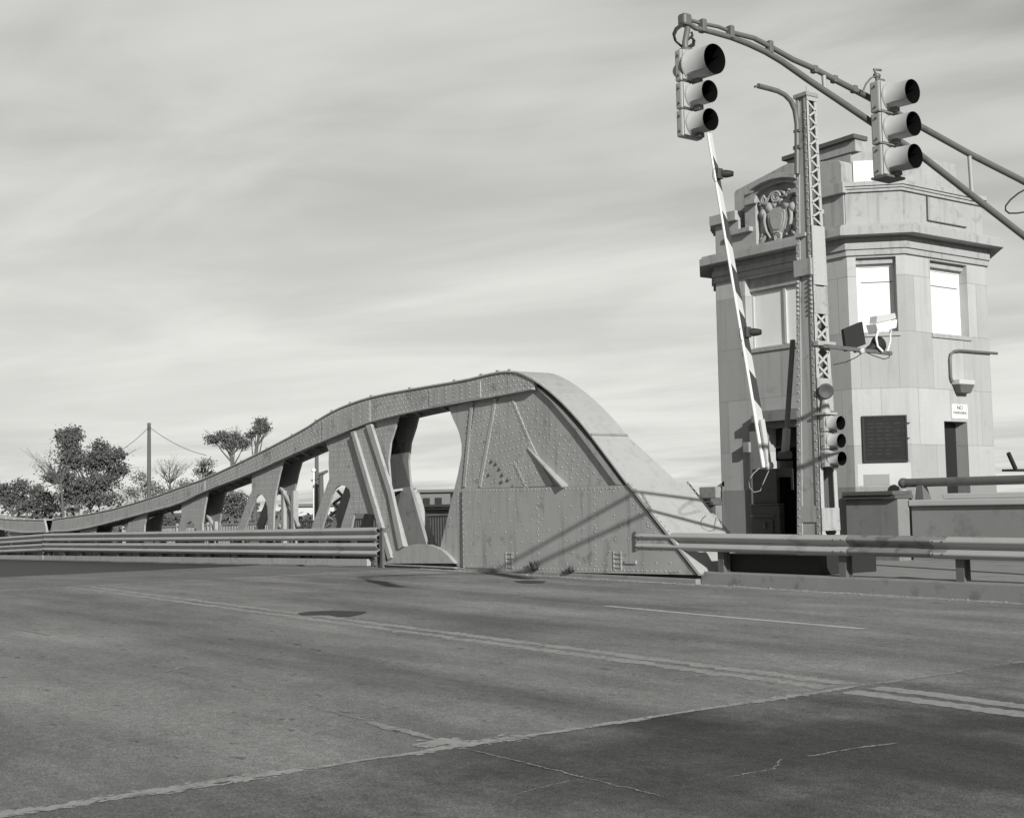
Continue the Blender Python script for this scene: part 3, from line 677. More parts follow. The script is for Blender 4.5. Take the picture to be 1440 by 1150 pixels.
# roof and rooftop penthouse
b = MB(); b.prismZ(octo(-.32), 7.0, 7.2); b.build('roof', conc_dark, house)
px0, px1, py0, py1, cc_ = -19.35, -17.05, 22.1, 24.9, .62
pent = [(px0,py0),(px1-cc_,py0),(px1,py0+cc_),(px1,py1),(px0,py1)]
b = MB(); b.prismZ(pent, 7.2, 8.78); b.build('penthouse', stone_plain, house, .01)
b = MB(); b.prismY([(px0-.04,8.782),(px1-cc_+.16,8.782),(px1-cc_+.16,9.03),(px0-.04,8.98)], py0-.03, py0+.3); b.build('penthouse_front', stone_plain, house)
b = MB(); b.prismY([(px0-.12,8.984),(px1-cc_+.2,9.034),(px1-cc_+.2,9.13),(px0-.12,9.08)], py0-.12, py0+.34); b.build('penthouse_cap', cap_dark, house, .008)
b = MB(); face_box(b, (px1-cc_,py0), (px1,py0+cc_), .04, .80, 7.3, 8.58, -.02, .03); b.build('penthouse_board', white, house)
b = MB(); face_box(b, (px1-cc_,py0), (px1,py0+cc_), .40, .86, 7.3, 8.02, .04, .25); b.build('roof_vent', dark, house)
# windows (recessed boards, frame, mullion)
def window(face, u0, u1, z0, z1, mat, mull, ledge=True, rec=.20):
    b = MB(); w = .05
    for a in ((u0,u0+w,z0,z1),(u1-w,u1,z0,z1),(u0+w,u1-w,z0,z0+w),(u0+w,u1-w,z1-w,z1)): face_box(b, *face, *a, -rec-.05, -rec)
    f = b.build('window', white if mat is board else conc_light, house)
    b = MB(); face_box(b, *face, u0+w, u1-w, z0+w, z1-w, -rec-.045, -rec-.02); b.build('board', mat, f)
    if mull:
        b = MB(); um = (u0+u1)/2; face_box(b, *face, um-.03, um+.03, z0+w, z1-w, -rec-.018, -rec+.02); b.build('mullion', conc_light, f)
    else:
        b = MB(); zz = z1-.36; face_box(b, *face, u0+.11, u1-w-.01, zz, zz+.012, -rec-.018, -rec-.005); b.build('board_seam', post_m, f)
    b = MB(); face_box(b, *face, u0-.04, u1+.04, z0-.09, z0-.002, -rec, .035); b.build('sill', stone_plain, f, .006)
window(fr, fw0, fw1, 4.75, 6.02, board_grey, True)
b = MB(); face_box(b, *fr, fw0, fw1, 6.025, 6.30, -.25, -.14); b.build('window_head', stone_plain, house)
window(chm, .17, .95, 4.79, 6.18, board, False)
window(sd, sw0, sw1, 4.80, 6.18, board, False)
b = MB(); face_box(b, *chm, .17, .95, 6.185, 6.30, -.25, -.1); b.build('window_head', stone_plain, house)
b = MB(); face_box(b, *sd, sw0, sw1, 6.185, 6.30, -.25, -.1); b.build('window_head', stone_plain, house)
# doors
b = MB(); face_box(b, *sd, sd0, sd1, .6, 3.0, -.33, -.28); d_ = b.build('door', door_m, house)
b = MB(); q = on_face(*sd, sd0+.62, 1.75, -.26); b.lathe(q, (1,0,0), [(-.02,.03),(.04,.03),(.045,.0)], 8); b.build('handle', post_m, d_)
b = MB(); face_box(b, *fr, dr0, dr1, .32, 3.0, -.33, -.27); b.build('door', dark, house)
b = MB()
for o1, z0, z1, e in ((.10,3.02,3.14,.10),(.24,3.142,3.30,.22),(.18,3.302,3.38,.16)): face_box(b, *fr, dr0-e, dr1+e, z0, z1, .002, o1)
b.build('door_canopy', conc_dark, house, .006)
p0, p1 = AY(1053, 600, YF-.1), AY(1077, 600, YF-.1)
b = MB(); b.prismY([(p0.x, .5), (p1.x, .5), (p1.x, AY(1077,588,YF-.1).z), (p0.x+.14, AY(1064,589,YF-.1).z), (p0.x, AY(1053,602,YF-.1).z)], YF-.10, YF-.004)
b.build('door_shutter', conc_dark, house, .01)
# whitewash and a grey patch below the plaque
b = MB(); face_box(b, *chm, .05, 1.08, 1.74, 2.17, .002, .006); b.build('whitewash', conc_light, house)
b = MB(); face_box(b, *chm, .16, .66, 1.74, 1.96, .007, .010); b.build('paint_patch', conc, house)

# things fixed to the tower
t = thing('plaque', 'square dark bronze plaque on the chamfered wall under the first boarded window', 'plaque', on_face(*chm, .6, 2.2, 0))
b = MB(); face_box(b, *chm, .17, 1.03, 2.20, 3.12, .003, .035); b.m = 1
for k in range(9):
    for j in range(random.randint(3, 5)):
        u = .25+.17*j+random.uniform(0, .03); zz = 2.95-.075*k; face_box(b, *chm, u, u+random.uniform(.06, .14), zz, zz+.022, .036, .039)
b.build('plate', [bronze, M('plaque relief', .04, .7, .3, 6, 30, .2, .1, spec=.2)], t)
b = MB()
for a in ((.17,1.03,3.085,3.12),(.17,1.03,2.2,2.235),(.17,.205,2.235,3.085),(.995,1.03,2.235,3.085)): face_box(b, *chm, *a, .036, .05)
b.build('frame', dark, t)
t = thing('wall_lamp', 'weathered box lamp on a bent conduit above the tower side door', 'wall lamp', AX(1351, 552, XS))
A = AX(1340,534,XS+.04); B_ = AX(1363,556,XS+.04)
b = MB(); b.box(XS+.002, XS+.20, A.y, B_.y, A.z-.10, A.z); b.build('housing', conc_light, t, .015)
b = MB(); ym = (A.y+B_.y)/2; w = (B_.y-A.y)/2
b.hexa([(XS+.02,ym-w*.6,A.z-.27),(XS+.16,ym-w*.6,A.z-.27),(XS+.16,ym+w*.6,A.z-.27),(XS+.02,ym+w*.6,A.z-.27)], [(XS+.01,ym-w*.95,A.z-.101),(XS+.19,ym-w*.95,A.z-.101),(XS+.19,ym+w*.95,A.z-.101),(XS+.01,ym+w*.95,A.z-.101)])
b.build('diffuser', post_m, t, .015)
b = MB(); b.tube([AX(x, y, XS+.04) for x, y in ((1339,537),(1337,530),(1336,505),(1337,498),(1342,494),(1350,493),(1375,495),(1402,497))], .03, 8); b.build('conduit', pole_m, t)
t = thing('warning_sign', 'small white sign with black lettering above the tower side door', 'sign', AX(1349, 588, XS))
A = AX(1338.5,568,XS+.01); B_ = AX(1361,589,XS+.01)
b = MB(); b.box(XS+.002, XS+.012, A.y, B_.y, B_.z, A.z); b.build('board', white, t)
def text(txt, size, loc, rot, mat, parent, name='lettering', width=None):
    cu = bpy.data.curves.new('lettering', 'FONT'); cu.body = txt; cu.size = size; cu.align_x = 'CENTER'; cu.extrude = .002
    o = bpy.data.objects.new('lettering', cu); COL.objects.link(o); bpy.context.view_layer.update()
    me = bpy.data.meshes.new_from_object(o.evaluated_get(bpy.context.evaluated_depsgraph_get())); bpy.data.objects.remove(o)
    if width:
        xs2 = [v.co.x for v in me.vertices]; k = width/(max(xs2)-min(xs2))
        for v in me.vertices: v.co.x *= k
    me.materials.clear(); me.materials.append(mat); n = bpy.data.objects.new(name, me); COL.objects.link(n)
    n.parent = parent; n.location = Vector(loc)-parent.location; n.rotation_euler = rot; return n
yc = (A.y+B_.y)/2; ww = B_.y-A.y; hh = A.z-B_.z; rotx = (PI/2, 0, PI/2)
text('NO', hh*.42, (XS+.0145, yc, A.z-hh*.38), rotx, black, t); text('TRESPASSING', hh*.25, (XS+.0145, yc, A.z-hh*.68), rotx, black, t, width=ww*.9)

# ------------------------------------------------------------------ parapets beside the tower
def parapet(name, label, x0, x1, y0, zt, loc_grp=None, cap=True, endface=None):
    t = thing(name, label, 'wall', ((x0+x1)/2, y0+.15, .297), loc_grp)
    b = MB(); b.box(x0, x1, y0, y0+.35, -.9, zt); b.build('wall', conc_dark, t, .012)
    if cap:
        b = MB(); b.box(x0-.0, x1+.03, y0-.10, y0+.45, zt+.002, zt+.07); b.box(x0+.03, x1, y0-.14, y0+.45, zt+.072, zt+.15); b.build('cap', cap_dark, t, .01)
    return t
A = AY(1262, 697, 20.8); zc = AY(1230, 700, 20.8).z-.02
parapet('parapet_wall', 'short dark parapet with moulded cap under the chamfered corner of the tower', XR-.10, A.x, 20.8, zc)
parapet('parapet_wall', 'dark capped parapet running from the tower behind the truss', -33, XL-.02, 20.8, AY(1000, 710, 20.8).z-.0)
B_ = AY(1270, 703, 21.25)
t = thing('railed_wall', 'low pale concrete wall with a pipe handrail, along the right part of the sidewalk', 'wall', (-12, 21.4, .297))
b = MB(); b.box(A.x+.012, 12, 21.18, 21.55, -.9, B_.z-.12); b.build('wall', conc, t, .015)
b = MB(); b.box(A.x+.012, 12, 21.1, 21.6, B_.z-.118, B_.z); b.box(A.x+.6, 12, 21.35, 21.6, B_.z+.002, B_.z+.11); b.build('cap', conc_light, t, .02)
b = MB(); P = AY(1272, 679, 21.4); b.tube([(P.x-.0, 21.4, P.z), (12, 21.4, P.z-.03)], .085, 14); b.lathe((P.x-.06, 21.4, P.z), (1,0,0), [(-.07,0),(-.05,.06),(0,.10),(.06,.10),(.10,.085)], 14)
b.build('pipe_rail', pole_m, t)
for k in range(6):
    xx = P.x+.42+k*4.6
    b = MB(); b.hexa([(xx-.09,21.25,B_.z+.0),(xx+.12,21.25,B_.z),(xx+.12,21.5,B_.z),(xx-.09,21.5,B_.z)], [(xx-.10,21.33,P.z-.05),(xx+.04,21.33,P.z-.05),(xx+.04,21.46,P.z-.05),(xx-.10,21.46,P.z-.05)]); b.build('rail_post', pole_m, t, .008)
q = AY(1266, 697, 21.0)
t = thing('stone_lump', 'small pale worn block wedged between the dark capped parapet and the pipe handrail', 'block', q)
b = MB(); q = AY(1270, 694, 21.3); b.box(q.x-.05, q.x+.08, 21.2, 21.34, B_.z+.002, B_.z+.2); b.build('block', conc_light, t, .03)
q0, q1 = AY(990, 700, 21.0), AY(1013, 684, 21.0)
t = thing('concrete_block', 'pale rectangular block sitting on the dark cap left of the tower', 'block', (q0.x, 21, q0.z))
b = MB(); b.box(q0.x, q1.x, 20.85, 21.2, AY(1000, 710, 20.8).z+.152, q1.z); b.build('block', conc, t, .02)
b = MB(); b.prismY([(q1.x-.12, q1.z+.002), (q1.x+.12, q1.z+.12), (q1.x+.12, q1.z+.002)], 21.0, 21.3); b.build('wedge', conc_dark, t)
# navigation bracket at the right edge, on the handrail wall
A = AX(1419, 661, -14.0); B_ = AX(1418, 637, -14.0); D_ = AX(1428, 659, -14.0)
t = thing('bracket_stand', 'dark stand with an angled lever at the right edge above the pipe handrail', 'stand', (-13.9, A.y+.5, AX(1440, 668, -14).z-.9))
b = MB(); b.box(-14.15, -13.85, A.y, A.y+1.0, A.z-.02, A.z+.02); b.build('shelf', dark, t)
b = MB(); b.tube([D_, B_], .04, 8); b.build('lever', dark, t)
b = MB(); b.tube([(-14, A.y+.6, A.z-.02), (-14, A.y+.6, -.9)], .05, 8); b.build('post', dark, t)

# ------------------------------------------------------------------ guardrails
WP = [(.015,0),(.03,.012),(.055,.03),(.078,.05),(.083,.067),(.078,.086),(.045,.116),(.008,.142),(0,.156),(.008,.171),(.045,.196),(.078,.226),(.083,.246),(.078,.262),(.055,.281),(.03,.299),(.015,.311)]
def wbeam(name, xa, xb, ztop, yb, mat, parent, nseg=6):
    b = MB(); n = len(WP); vs = []
    for i in range(nseg+1):
        x = xa+(xb-xa)*i/nseg
        vs += [(x, yb-d*1.3, ztop(x)-h) for d, h in WP]+[(x, yb-d*1.3+.006, ztop(x)-h) for d, h in reversed(WP)]
    m = 2*n; fs = [(i*m+k, i*m+(k+1) % m, (i+1)*m+(k+1) % m, (i+1)*m+k) for i in range(nseg) for k in range(m)]
    b.add(vs, [tuple(reversed(f)) for f in fs], True)
    for i in (0, nseg): b.add(vs[i*m:(i+1)*m], [(k, k+1, m-2-k, m-1-k) for k in range(n-1)])
    return b.build(name, mat, parent)
def ipost(name, x, y, z0, z1, mat, parent, w=.13, d=.16):
    b = MB(); b.box(x-w/2, x+w/2, y, y+.012, z0, z1); b.box(x-w/2, x+w/2, y+d-.012, y+d, z0, z1); b.box(x-.006, x+.006, y+.012, y+d-.012, z0, z1)
    return b.build(name, mat, parent)
YR = 15.99
pa, pb = AY(900, 748.5, YR-.08), AY(1400, 755.3, YR-.08)
zr = lambda x: pa.z+(pb.z-pa.z)*(x-pa.x)/(pb.x-pa.x)
xe = AY(894, 760, YR-.08).x; xj = AY(1190, 770, YR-.08).x; xk = AY(1330, 770, YR-.08).x
t = thing('guardrail', 'weathered steel guardrail on short posts along the right kerb, before the lattice column', 'guardrail', (-12, 16.05, .3))
wbeam('rail_beam', xe, xj, zr, YR, galv, t); wbeam('rail_beam', xj-.30, xk, lambda x: zr(x)+.004, YR+.009, galv_rust, t); wbeam('rail_beam', xk-.25, 14, lambda x: zr(x)-.004, YR+.001, galv, t, 16)
for x in [AY(px, 800, 16.06).x for px in (1016, 1187, 1352)]+[-9.0+1.93*k for k in range(0, 12)]: 
    ipost('post', x, YR+.03, .295, zr(x)-.03, post_m, t)
b = MB(); b.box(xe-.05, xe+.02, YR-.09, YR+.02, zr(xe)-.33, zr(xe)+.02); b.build('end_bracket', post_m, t, .01)
for x in (xj-.15, xk-.12, xe+.12):
    for dz in (.07, .245):
        for dx in (-.08, .08): b = MB(); b.dome((x+dx, YR-.105, zr(x)-dz), (0,-1,0), .016, .014); b.build('bolt', post_m, t)
YL = 15.78
zl = lambda x: .76+(x+51.14)*(.28/24.56)
def leaf_rail(label, xa, xb, zf, n):
    t = thing('guardrail', label, 'guardrail', ((xa+xb)/2, YL+.1, deckz((xa+xb)/2)), 'double guardrails on the bridge leaves')
    for off in (0, .365):
        wbeam('rail_beam', xa, xb, lambda x: zf(x)-off, YL, galv, t, 10)
    for k in range(n):
        x = xa+.35+(xb-xa-.7)*k/(n-1); ipost('post', x, YL+.02, deckz(x)+.05, zf(x)-.05, post_m, t, .12, .14)
    return t
t = leaf_rail('double guardrail of two stacked steel beams along the nearer bridge leaf', -51.8, AY(534, 760, YL).x, zl, 14)
xe2 = AY(536, 760, YL).x
b = MB(); b.box(xe2-.10, xe2+.0, YL+.03, YL+.18, deckz(xe2), zl(xe2)-.02); b.build('end_post', post_m, t)
leaf_rail('double guardrail of the far bridge leaf, dipping away past the centre joint', -84, -51.9, lambda x: .76+(x+51.14)*.028, 14)

# ------------------------------------------------------------------ lattice column with its gate gear
CY = 16.5; XRc = AY(1156, 748, CY).x
cbl, ctl = AY(1121, 748, CY), AY(1118.5, 134, CY); ctr = AY(1135, 130, CY); ZT = ctr.z
cdep_b = AX(1181, 748, XRc).y-CY; cdep_t = AX(1147, 130, XRc).y-CY
def cxl(z): return cbl.x+(ctl.x-cbl.x)*(z-cbl.z)/(ctl.z-cbl.z)
def cyb(z): return CY+cdep_b+(cdep_t-cdep_b)*(z-cbl.z)/(ctl.z-cbl.z)
col = thing('lattice_column', 'tall tapered riveted steel column with laced side behind the right guardrail', 'column', (XRc-.25, CY+.2, .297))
FT = lambda z: .085-.035*(z/ZT)
b = MB()
def quadbar(f, z0, z1, n=1):
    for i in range(n):
        a, c = z0+(z1-z0)*i/n, z0+(z1-z0)*(i+1)/n; b.hexa([(*p, a) for p in f(a)], [(*p, c) for p in f(c)])
R4 = lambda x0, x1, y0, y1: [(x0,y0),(x1,y0),(x1,y1),(x0,y1)]
# -Y face plate and its two riveted flange strips, back and left plates
quadbar(lambda z: R4(cxl(z)+.02, XRc-.02, CY+.02, CY+.035), .3, ZT-.05)
quadbar(lambda z: R4(cxl(z)+.004, cxl(z)+.02, CY+.036, cyb(z)-.02), .3, ZT-.05)
quadbar(lambda z: R4(cxl(z)+.03, XRc-.02, cyb(z)-.034, cyb(z)-.02), .3, ZT-.05)
b.build('web_plate', steel, col)
b = MB()
quadbar(lambda z: R4(cxl(z), cxl(z)+FT(z)*1.3, CY, CY+.018), .3, ZT-.03); quadbar(lambda z: R4(XRc-FT(z)*1.3, XRc-.0, CY, CY+.018), .3, ZT-.03)
z = .4
while z < ZT-.25:
    for x in (cxl(z)+FT(z)*.65, XRc-FT(z)*.65): b.dome((x, CY, z), (0,-1,0), .017, .014)
    z += .135
for zz, zz2 in ((AY(1140,720,CY).z-.12, AY(1140,720,CY).z+.1),): b.box(cxl(zz)+.11, XRc-.11, CY+.0, CY+.018, zz-.04, zz2)
zz = AY(1130, 330, CY).z; b.box(cxl(zz)-.006, XRc-.11, CY-.03, CY+.016, zz-.03, zz+.03)
zz = AY(1130, 384, CY).z; b.box(cxl(zz)-.006, XRc-.0, CY-.05, CY-.001, zz-.05, zz+.22)
for k in range(13):     # heavier rivets about the splice
    z = AY(1130, 440, CY).z+.075*k
    for x in (cxl(z)+.04, XRc-.045): b.dome((x, CY, z), (0,-1,0), .028, .035)
b.build('front_flange', steel, col)
b = MB()
quadbar(lambda z: R4(XRc-.016, XRc+.002, CY-.0, CY+FT(z)), .3, ZT-.03); quadbar(lambda z: R4(XRc-.016, XRc+.002, cyb(z)-FT(z), cyb(z)), .3, ZT-.03)
z = .4
while z < ZT-.25:
    for y in (CY+FT(z)*.5, cyb(z)-FT(z)*.5): b.dome((XRc+.002, y, z), (1,0,0), .014, .011)
    z += .15
b.build('side_flange', pale, col)
zy = lambda y: AX(1160, y, XRc).z
b = MB()
def lace(z0, z1, n, X=False, w=.035):
    for k in range(n):
        a, c = z0+(z1-z0)*k/n, z0+(z1-z0)*(k+1)/n; ya, yb_ = CY+.035, cyb(a)-.035
        p, q = (ya, yb_) if k % 2 else (yb_, ya)
        b.bar((XRc+.004, p, a), (XRc+.004, q, c), w, .012, (1,0,0))
        if X: b.bar((XRc-.018, q, a), (XRc-.018, p, c), w, .012, (1,0,0))
lace(zy(318), zy(150), 17); lace(zy(532), zy(442), 5, True, .04); lace(zy(800), zy(748), 2, True, .05)
b.build('side_lacing', pale, col)
def splate(y0, y1, o=.012, m=cover_m, riv=True, ya=0, yb_=0):
    b = MB(); z0, z1 = zy(y1), zy(y0)
    f = lambda z: R4(XRc+.003, XRc+.003+o, CY-.004+ya, cyb(z)+.004-yb_)
    b.hexa([(*p, z0) for p in f(z0)], [(*p, z1) for p in f(z1)])
    if riv:
        z = z0+.06
        while z < z1-.03:
            for y in (CY+.03, cyb(z)-.03): b.dome((XRc+.003+o, y, z), (1,0,0), .014, .012)
            z += .10
    return b.build('batten_plate', m, col)
splate(320, 402, .022, pale); splate(404, 442, .010, steel); splate(532, 585, .008, steel); splate(585, 657, .008, steel, False); splate(714, 746, .010, steel); splate(128, 147, .010, steel)
b = MB(); b.box(XRc-.02, XRc+.08, CY-.02, cyb(4)+.06, zy(487), zy(481)); b.build('side_clip', steel, col)
b = MB(); b.box(ctl.x-.03, XRc+.03, CY-.03, cyb(ZT)+.03, ZT-.05, ZT+.02); b.build('cap', steel_far, col, .01)
b = MB(); b.box(cxl(.3)-.15, XRc+.15, CY-.06, cyb(.3)+.15, .299, .36); b.build('base_plate', steel_far, col)
xl_ = XRc-.22
b = MB(); b.tube([AX(x, y, ctl.x+.02) for x, y in ((1121,245),(1121,215),(1121,175),(1118,155),(1112,142),(1104,134),(1094,128.5),(1080,124.5),(1066,121))], [.045]*4+[.042]*5, 10)
p = AX(1066, 121, ctl.x+.02); b.tube([p+Vector((0,-.01,0)), p+Vector((0,-.08,-.03))], .02, 6)
b.build('lamp_bracket', pole_m, col)
b = MB(); p = AX(1122, 208, ctl.x+.02); b.box(p.x-.06, p.x+.08, CY-.06, CY+.0, p.z-.03, p.z+.03); p2 = AX(1121,185, ctl.x+.02); b.box(p2.x-.05, p2.x+.07, CY-.05, CY+.0, p2.z-.02, p2.z+.02); b.build('bracket_clamp', pole_m, col)

# traffic signals
def signal(name, label, group, X, yc, ztop, secs, w, depth, lean=0):
    """secs: (height, visor radius, visor length); the lenses face +X"""
    t = thing(name, label, 'traffic signal', (X-depth/2, yc, ztop-sum(s_[0] for s_ in secs)), group)
    z = ztop; b = MB()
    for h, r, l in secs: b.box(X-depth, X, yc-w/2, yc+w/2, z-h+.004, z-.002); z -= h
    b.build('housing', sig_m, t, .018)
    z = ztop
    for h, r, l in secs:
        for dz in (.06, h-.06): b = MB(); b.lathe((X-depth*.4, yc-w/2+.001, z-dz), (0,-1,0), [(0,.013),(.014,.013),(.016,.008),(.016,0)], 8); b.build('hinge_bolt', post_m, t)
        z -= h
    z = ztop
    for h, r, l in secs:
        zc = z-h/2
        b = MB(); b.box(X+.001, X+.018, yc-w/2+.012, yc+w/2-.012, z-h+.014, z-.012); dr = b.build('signal_door', sig_m, t, .008)
        b = MB(); n = 26; m0 = X+.019
        b.lathe((m0, yc, zc), (1, 0, -.05), [(0, r+.012), (.02, r+.012), (.021, r), (l, r)], n)
        b.m = 1; b.lathe((m0, yc, zc), (1, 0, -.05), [(l, r), (l, r-.006), (.02, r-.006)], n); b.m = 0
        b.build('visor', [sig_m, black], t)
        b = MB(); b.lathe((m0, yc, zc), (1, 0, 0), [(.004, r-.007), (.02, r*.8), (.035, r*.4), (.04, 0)], 20); b.build('lens', lens_m, t)
        b = MB(); b.box(m0+.03, m0+.10, yc-.03, yc+.03, zc-r-.045, zc-r-.004); b.build('visor_clip', post_m, t, .006)
        z -= h
    return t
XM_ = -8.55; G = 'traffic signals on the mast arm'
pt, pbm = AX(974, 72, XM_), AX(972, 194, XM_); H_ = pt.z-pbm.z
sg = signal('traffic_signal', 'three-lens traffic signal with larger top lens, hanging from the tip of the mast arm', G, XM_, AX(973, 130, XM_).y, pt.z, ((H_*.37,.138,.285),(H_*.315,.102,.21),(H_*.315,.102,.21)), .26, .085)
yc = AX(973, 130, XM_).y
b = MB(); b.lathe((XM_-.085, yc-.04, pt.z-.17), (-1,0,0), [(0,.075),(.03,.072),(.07,.05),(.085,0)], 14); b.build('back_cap', sig_m, sg)
hp_ = AX(967, 40, XM_-.1)
b = MB(); b.tube([(XM_-.07, yc, pt.z-.01), (XM_-.07, yc, pt.z+.10), (hp_.x, hp_.y, hp_.z)], .028, 8); b.lathe((XM_-.07, yc, pt.z-.005), (0,0,1), [(0,.07),(.03,.07),(.05,.03)], 12); b.build('hanger', pole_m, sg)
pt2, pb2 = AX(1244, 114, XM_), AX(1248, 248, XM_); H2 = pt2.z-pb2.z; yc2 = AX(1251, 180, XM_).y
sg2 = signal('traffic_signal', 'traffic signal with three equal lenses, clamped midway along the mast arm', G, XM_, yc2, pt2.z, ((H2/3,.127,.285),)*3, .30, .125)
for k in (1, 2):
    b = MB(); zz = pt2.z-H2*k/3-.02; b.bar((XM_-.01, yc2-.165, zz+.03), (XM_+.12, yc2+.1, zz-.02), .014, .014); b.build('tie_rod', post_m, sg2)
b = MB(); b.box(XM_-.15, XM_+.06, yc2-.15, yc2+.15, pb2.z-.02, pb2.z+.003); b.build('bottom_cap', post_m, sg2)
b = MB(); P_ = [AX(x, y, XM_-.1) for x, y in ((1213,130),(1218,118),(1225,110),(1233,107))]; b.tube(P_, .010, 6); q = P_[-1]; b.tube([q, q+Vector((0,.0,-.10)), (XM_-.08, yc2-.02, pt2.z)], .02, 7)
b.tube([q, AX(1229,98,XM_-.1), AX(1239,99,XM_-.1)], .014, 6); b.lathe(q, (0,1,0), [(-.03,0),(-.03,.03),(.03,.03),(.03,0)], 8); b.tube([q+Vector((0,.01,-.04)), AX(1243,114,XM_-.1)], .018, 6)
b.build('top_fitting', pole_m, sg2)

# the mast that carries them (its pole stands past the picture edge)
XA = -8.78
mast = thing('signal_mast', 'curved double pipe mast arm carrying two traffic signals over the road', 'signal mast', (XA, 17.2, .297))
lo = [AX(x, y, XA) for x, y in ((968,33),(978,40),(1003,46),(1028,53),(1052,62),(1076,73),(1100,87),(1137,113),(1173,137),(1225,172),(1295,219),(1368,276),(1431,325))]
d_ = (lo[-1]-lo[-3]).normalized(); lo.append(lo[-1]+d_*((17.2-lo[-1].y)/d_.y))
hi = [AX(x, y, XA) for x, y in ((1028,46),(1060,54),(1083,66),(1115,84),(1145,97),(1173,112),(1202,127),(1223,138),(1294,178),(1364,217),(1431,251))]
d_ = (hi[-1]-hi[-3]).normalized(); hi.append(hi[-1]+d_*((17.2-hi[-1].y)/d_.y))
b = MB(); b.tube(lo, [.023+.019*i/(len(lo)-1) for i in range(len(lo))], 14); b.build('lower_pipe', pole_m, mast)
b = MB(); b.tube(hi, [.024+.016*i/(len(hi)-1) for i in range(len(hi))], 14); b.build('upper_pipe', pole_m, mast)
b = MB(); b.tube([AX(x, y, XA-.02) for x, y in ((962,26),(985,33),(1010,38),(1028,45),(1060,53))], .018, 10); b.build('conduit', pole_m, mast)
for (a, c) in (((1158,104),(1160,128)), ((1363,217),(1367,275))):
    b = MB(); b.tube([AX(*a, XA), AX(*c, XA)], .024, 8); b.build('strut', sig_m, mast)
for (x, y) in ((988,37),(1027,46),(1082,67),(1145,98),(1173,112),(1201,126)):
    p = AX(x, y, XA); b = MB(); h_ = .085 if x < 1090 else .05; b.box(p.x-.035, p.x+.035, p.y-.028, p.y+.028, p.z-h_*.75, p.z+h_*.75); b.build('clamp', post_m, mast, .008)
p = AX(963, 29, XA); b = MB(); b.box(p.x-.05, p.x+.05, p.y-.055, p.y+.055, p.z-.06, p.z+.06); b.build('end_cap', pole_m, mast, .025)
b = MB()
for k in range(3):
    o = .012*k; b.tube([AX(x+k, y+k*1.2, XA+.03+o) for x, y in ((958,34),(950,40),(946.5,48),(949,57),(957,64),(967,66),(974,62),(975,55),(971,52))], .009, 6)
b.tube([AX(x, y, XA+.06) for x, y in ((966,40),(965,50),(968,56),(974,50),(972,45))], .012, 6)
b.build('cable_loop', dark, mast)
b = MB(); b.tube([AX(x, y, XA) for x, y in ((1450,262),(1432,272),(1421,281),(1414,290),(1414,296),(1419,300),(1430,300),(1450,297))], .010, 6); b.build('loose_cable', dark, mast)
zp = lo[-1].z
b = MB(); b.tube([(XA, 17.2, .30), (XA, 17.2, hi[-1].z+.3)], [.14, .10], 18); b.build('pole', pole_m, mast)

# signal, gong and floodlights on the column
pc1, pc2 = AX(1168, 583, XRc+.10), AX(1168, 657, XRc+.10); Hc = pc1.z-pc2.z
signal('traffic_signal', 'small three-lens traffic signal bolted low on the side of the lattice column', 'traffic signals on the mast arm', XRc+.14, AX(1168, 620, XRc+.14).y, pc1.z, ((Hc/3,.112,.20),)*3, .25, .11)
q = AX(1161, 550, XRc+.12)
t = thing('warning_gong', 'round dark warning gong on the lattice column above the small signal', 'gong', q)
b = MB(); b.lathe(q, (.75,-.55,-.1), [(-.10,.03),(-.09,.08),(-.04,.115),(.02,.128),(.035,.122),(.03,.10),(.02,0)], 20); b.build('bell', mach, t)
b = MB(); zb_ = AX(1163, 583, XRc+.12).z; b.tube([(q.x-.02, q.y, q.z-.14), (q.x-.02, q.y, zb_+.03)], [.05,.09], 10); b.build('pedestal', steel, t)
b = MB(); b.box(q.x-.12, q.x+.10, q.y-.13, q.y+.15, zb_, zb_+.03); b.build('shelf', steel, t)
XF = XRc+.06
pA, pB = AX(1168, 489, XF), AX(1253, 497, XF)
t = thing('floodlight_bracket', 'thin steel arm reaching from the lattice column, holding two floodlights', 'bracket', pA)
b = MB(); b.bar((XF, CY+.1, pA.z+.02), pB, .06, .06); b.build('arm', post_m, t)
b = MB(); b.tube([AX(x, y, XF-.02) for x, y in ((1172,513),(1190,509),(1205,502),(1215,494),(1228,500),(1243,505),(1250,503),(1252,495))], .008, 6); b.build('cable', dark, t)
b = MB(); b.lathe(AX(1210,494,XF+.02), (1,0,0), [(0,.0),(0,.05),(.06,.05),(.06,0)], 10); b.build('junction_box', conc_light, t)
def tilt_box(mb, pts, X, dx):
    A = [AX(x, y, X) for x, y in pts]; mb.hexa([A[0]-Vector((dx,0,0)), A[1]-Vector((dx,0,0)), A[1], A[0]], [A[3]-Vector((dx,0,0)), A[2]-Vector((dx,0,0)), A[2], A[3]])
t = thing('floodlight', 'black square floodlight seen from its dark back, beside the lattice column', 'floodlight', AX(1203, 492, XF), 'floodlights on the bracket')
b = MB(); tilt_box(b, ((1191,494),(1218,484),(1213,452),(1187,463)), XF-.02, .07); b.build('housing', dark, t, .01)
b = MB(); tilt_box(b, ((1204,496),(1211,495),(1210,489),(1203,491)), XF+.01, .05); b.build('foot', post_m, t)
t = thing('floodlight', 'pale boxy floodlight in a white yoke at the outer end of the bracket', 'floodlight', AX(1244, 495, XF), 'floodlights on the bracket')
b = MB(); tilt_box(b, ((1236,468),(1261,461),(1262,449),(1232,455)), XF+.06, .22); b.build('housing', board_grey, t, .012)
b = MB(); tilt_box(b, ((1233,454),(1261,448),(1259,440),(1234,444)), XF+.02, .16); b.build('top_cover', conc_light, t, .012)
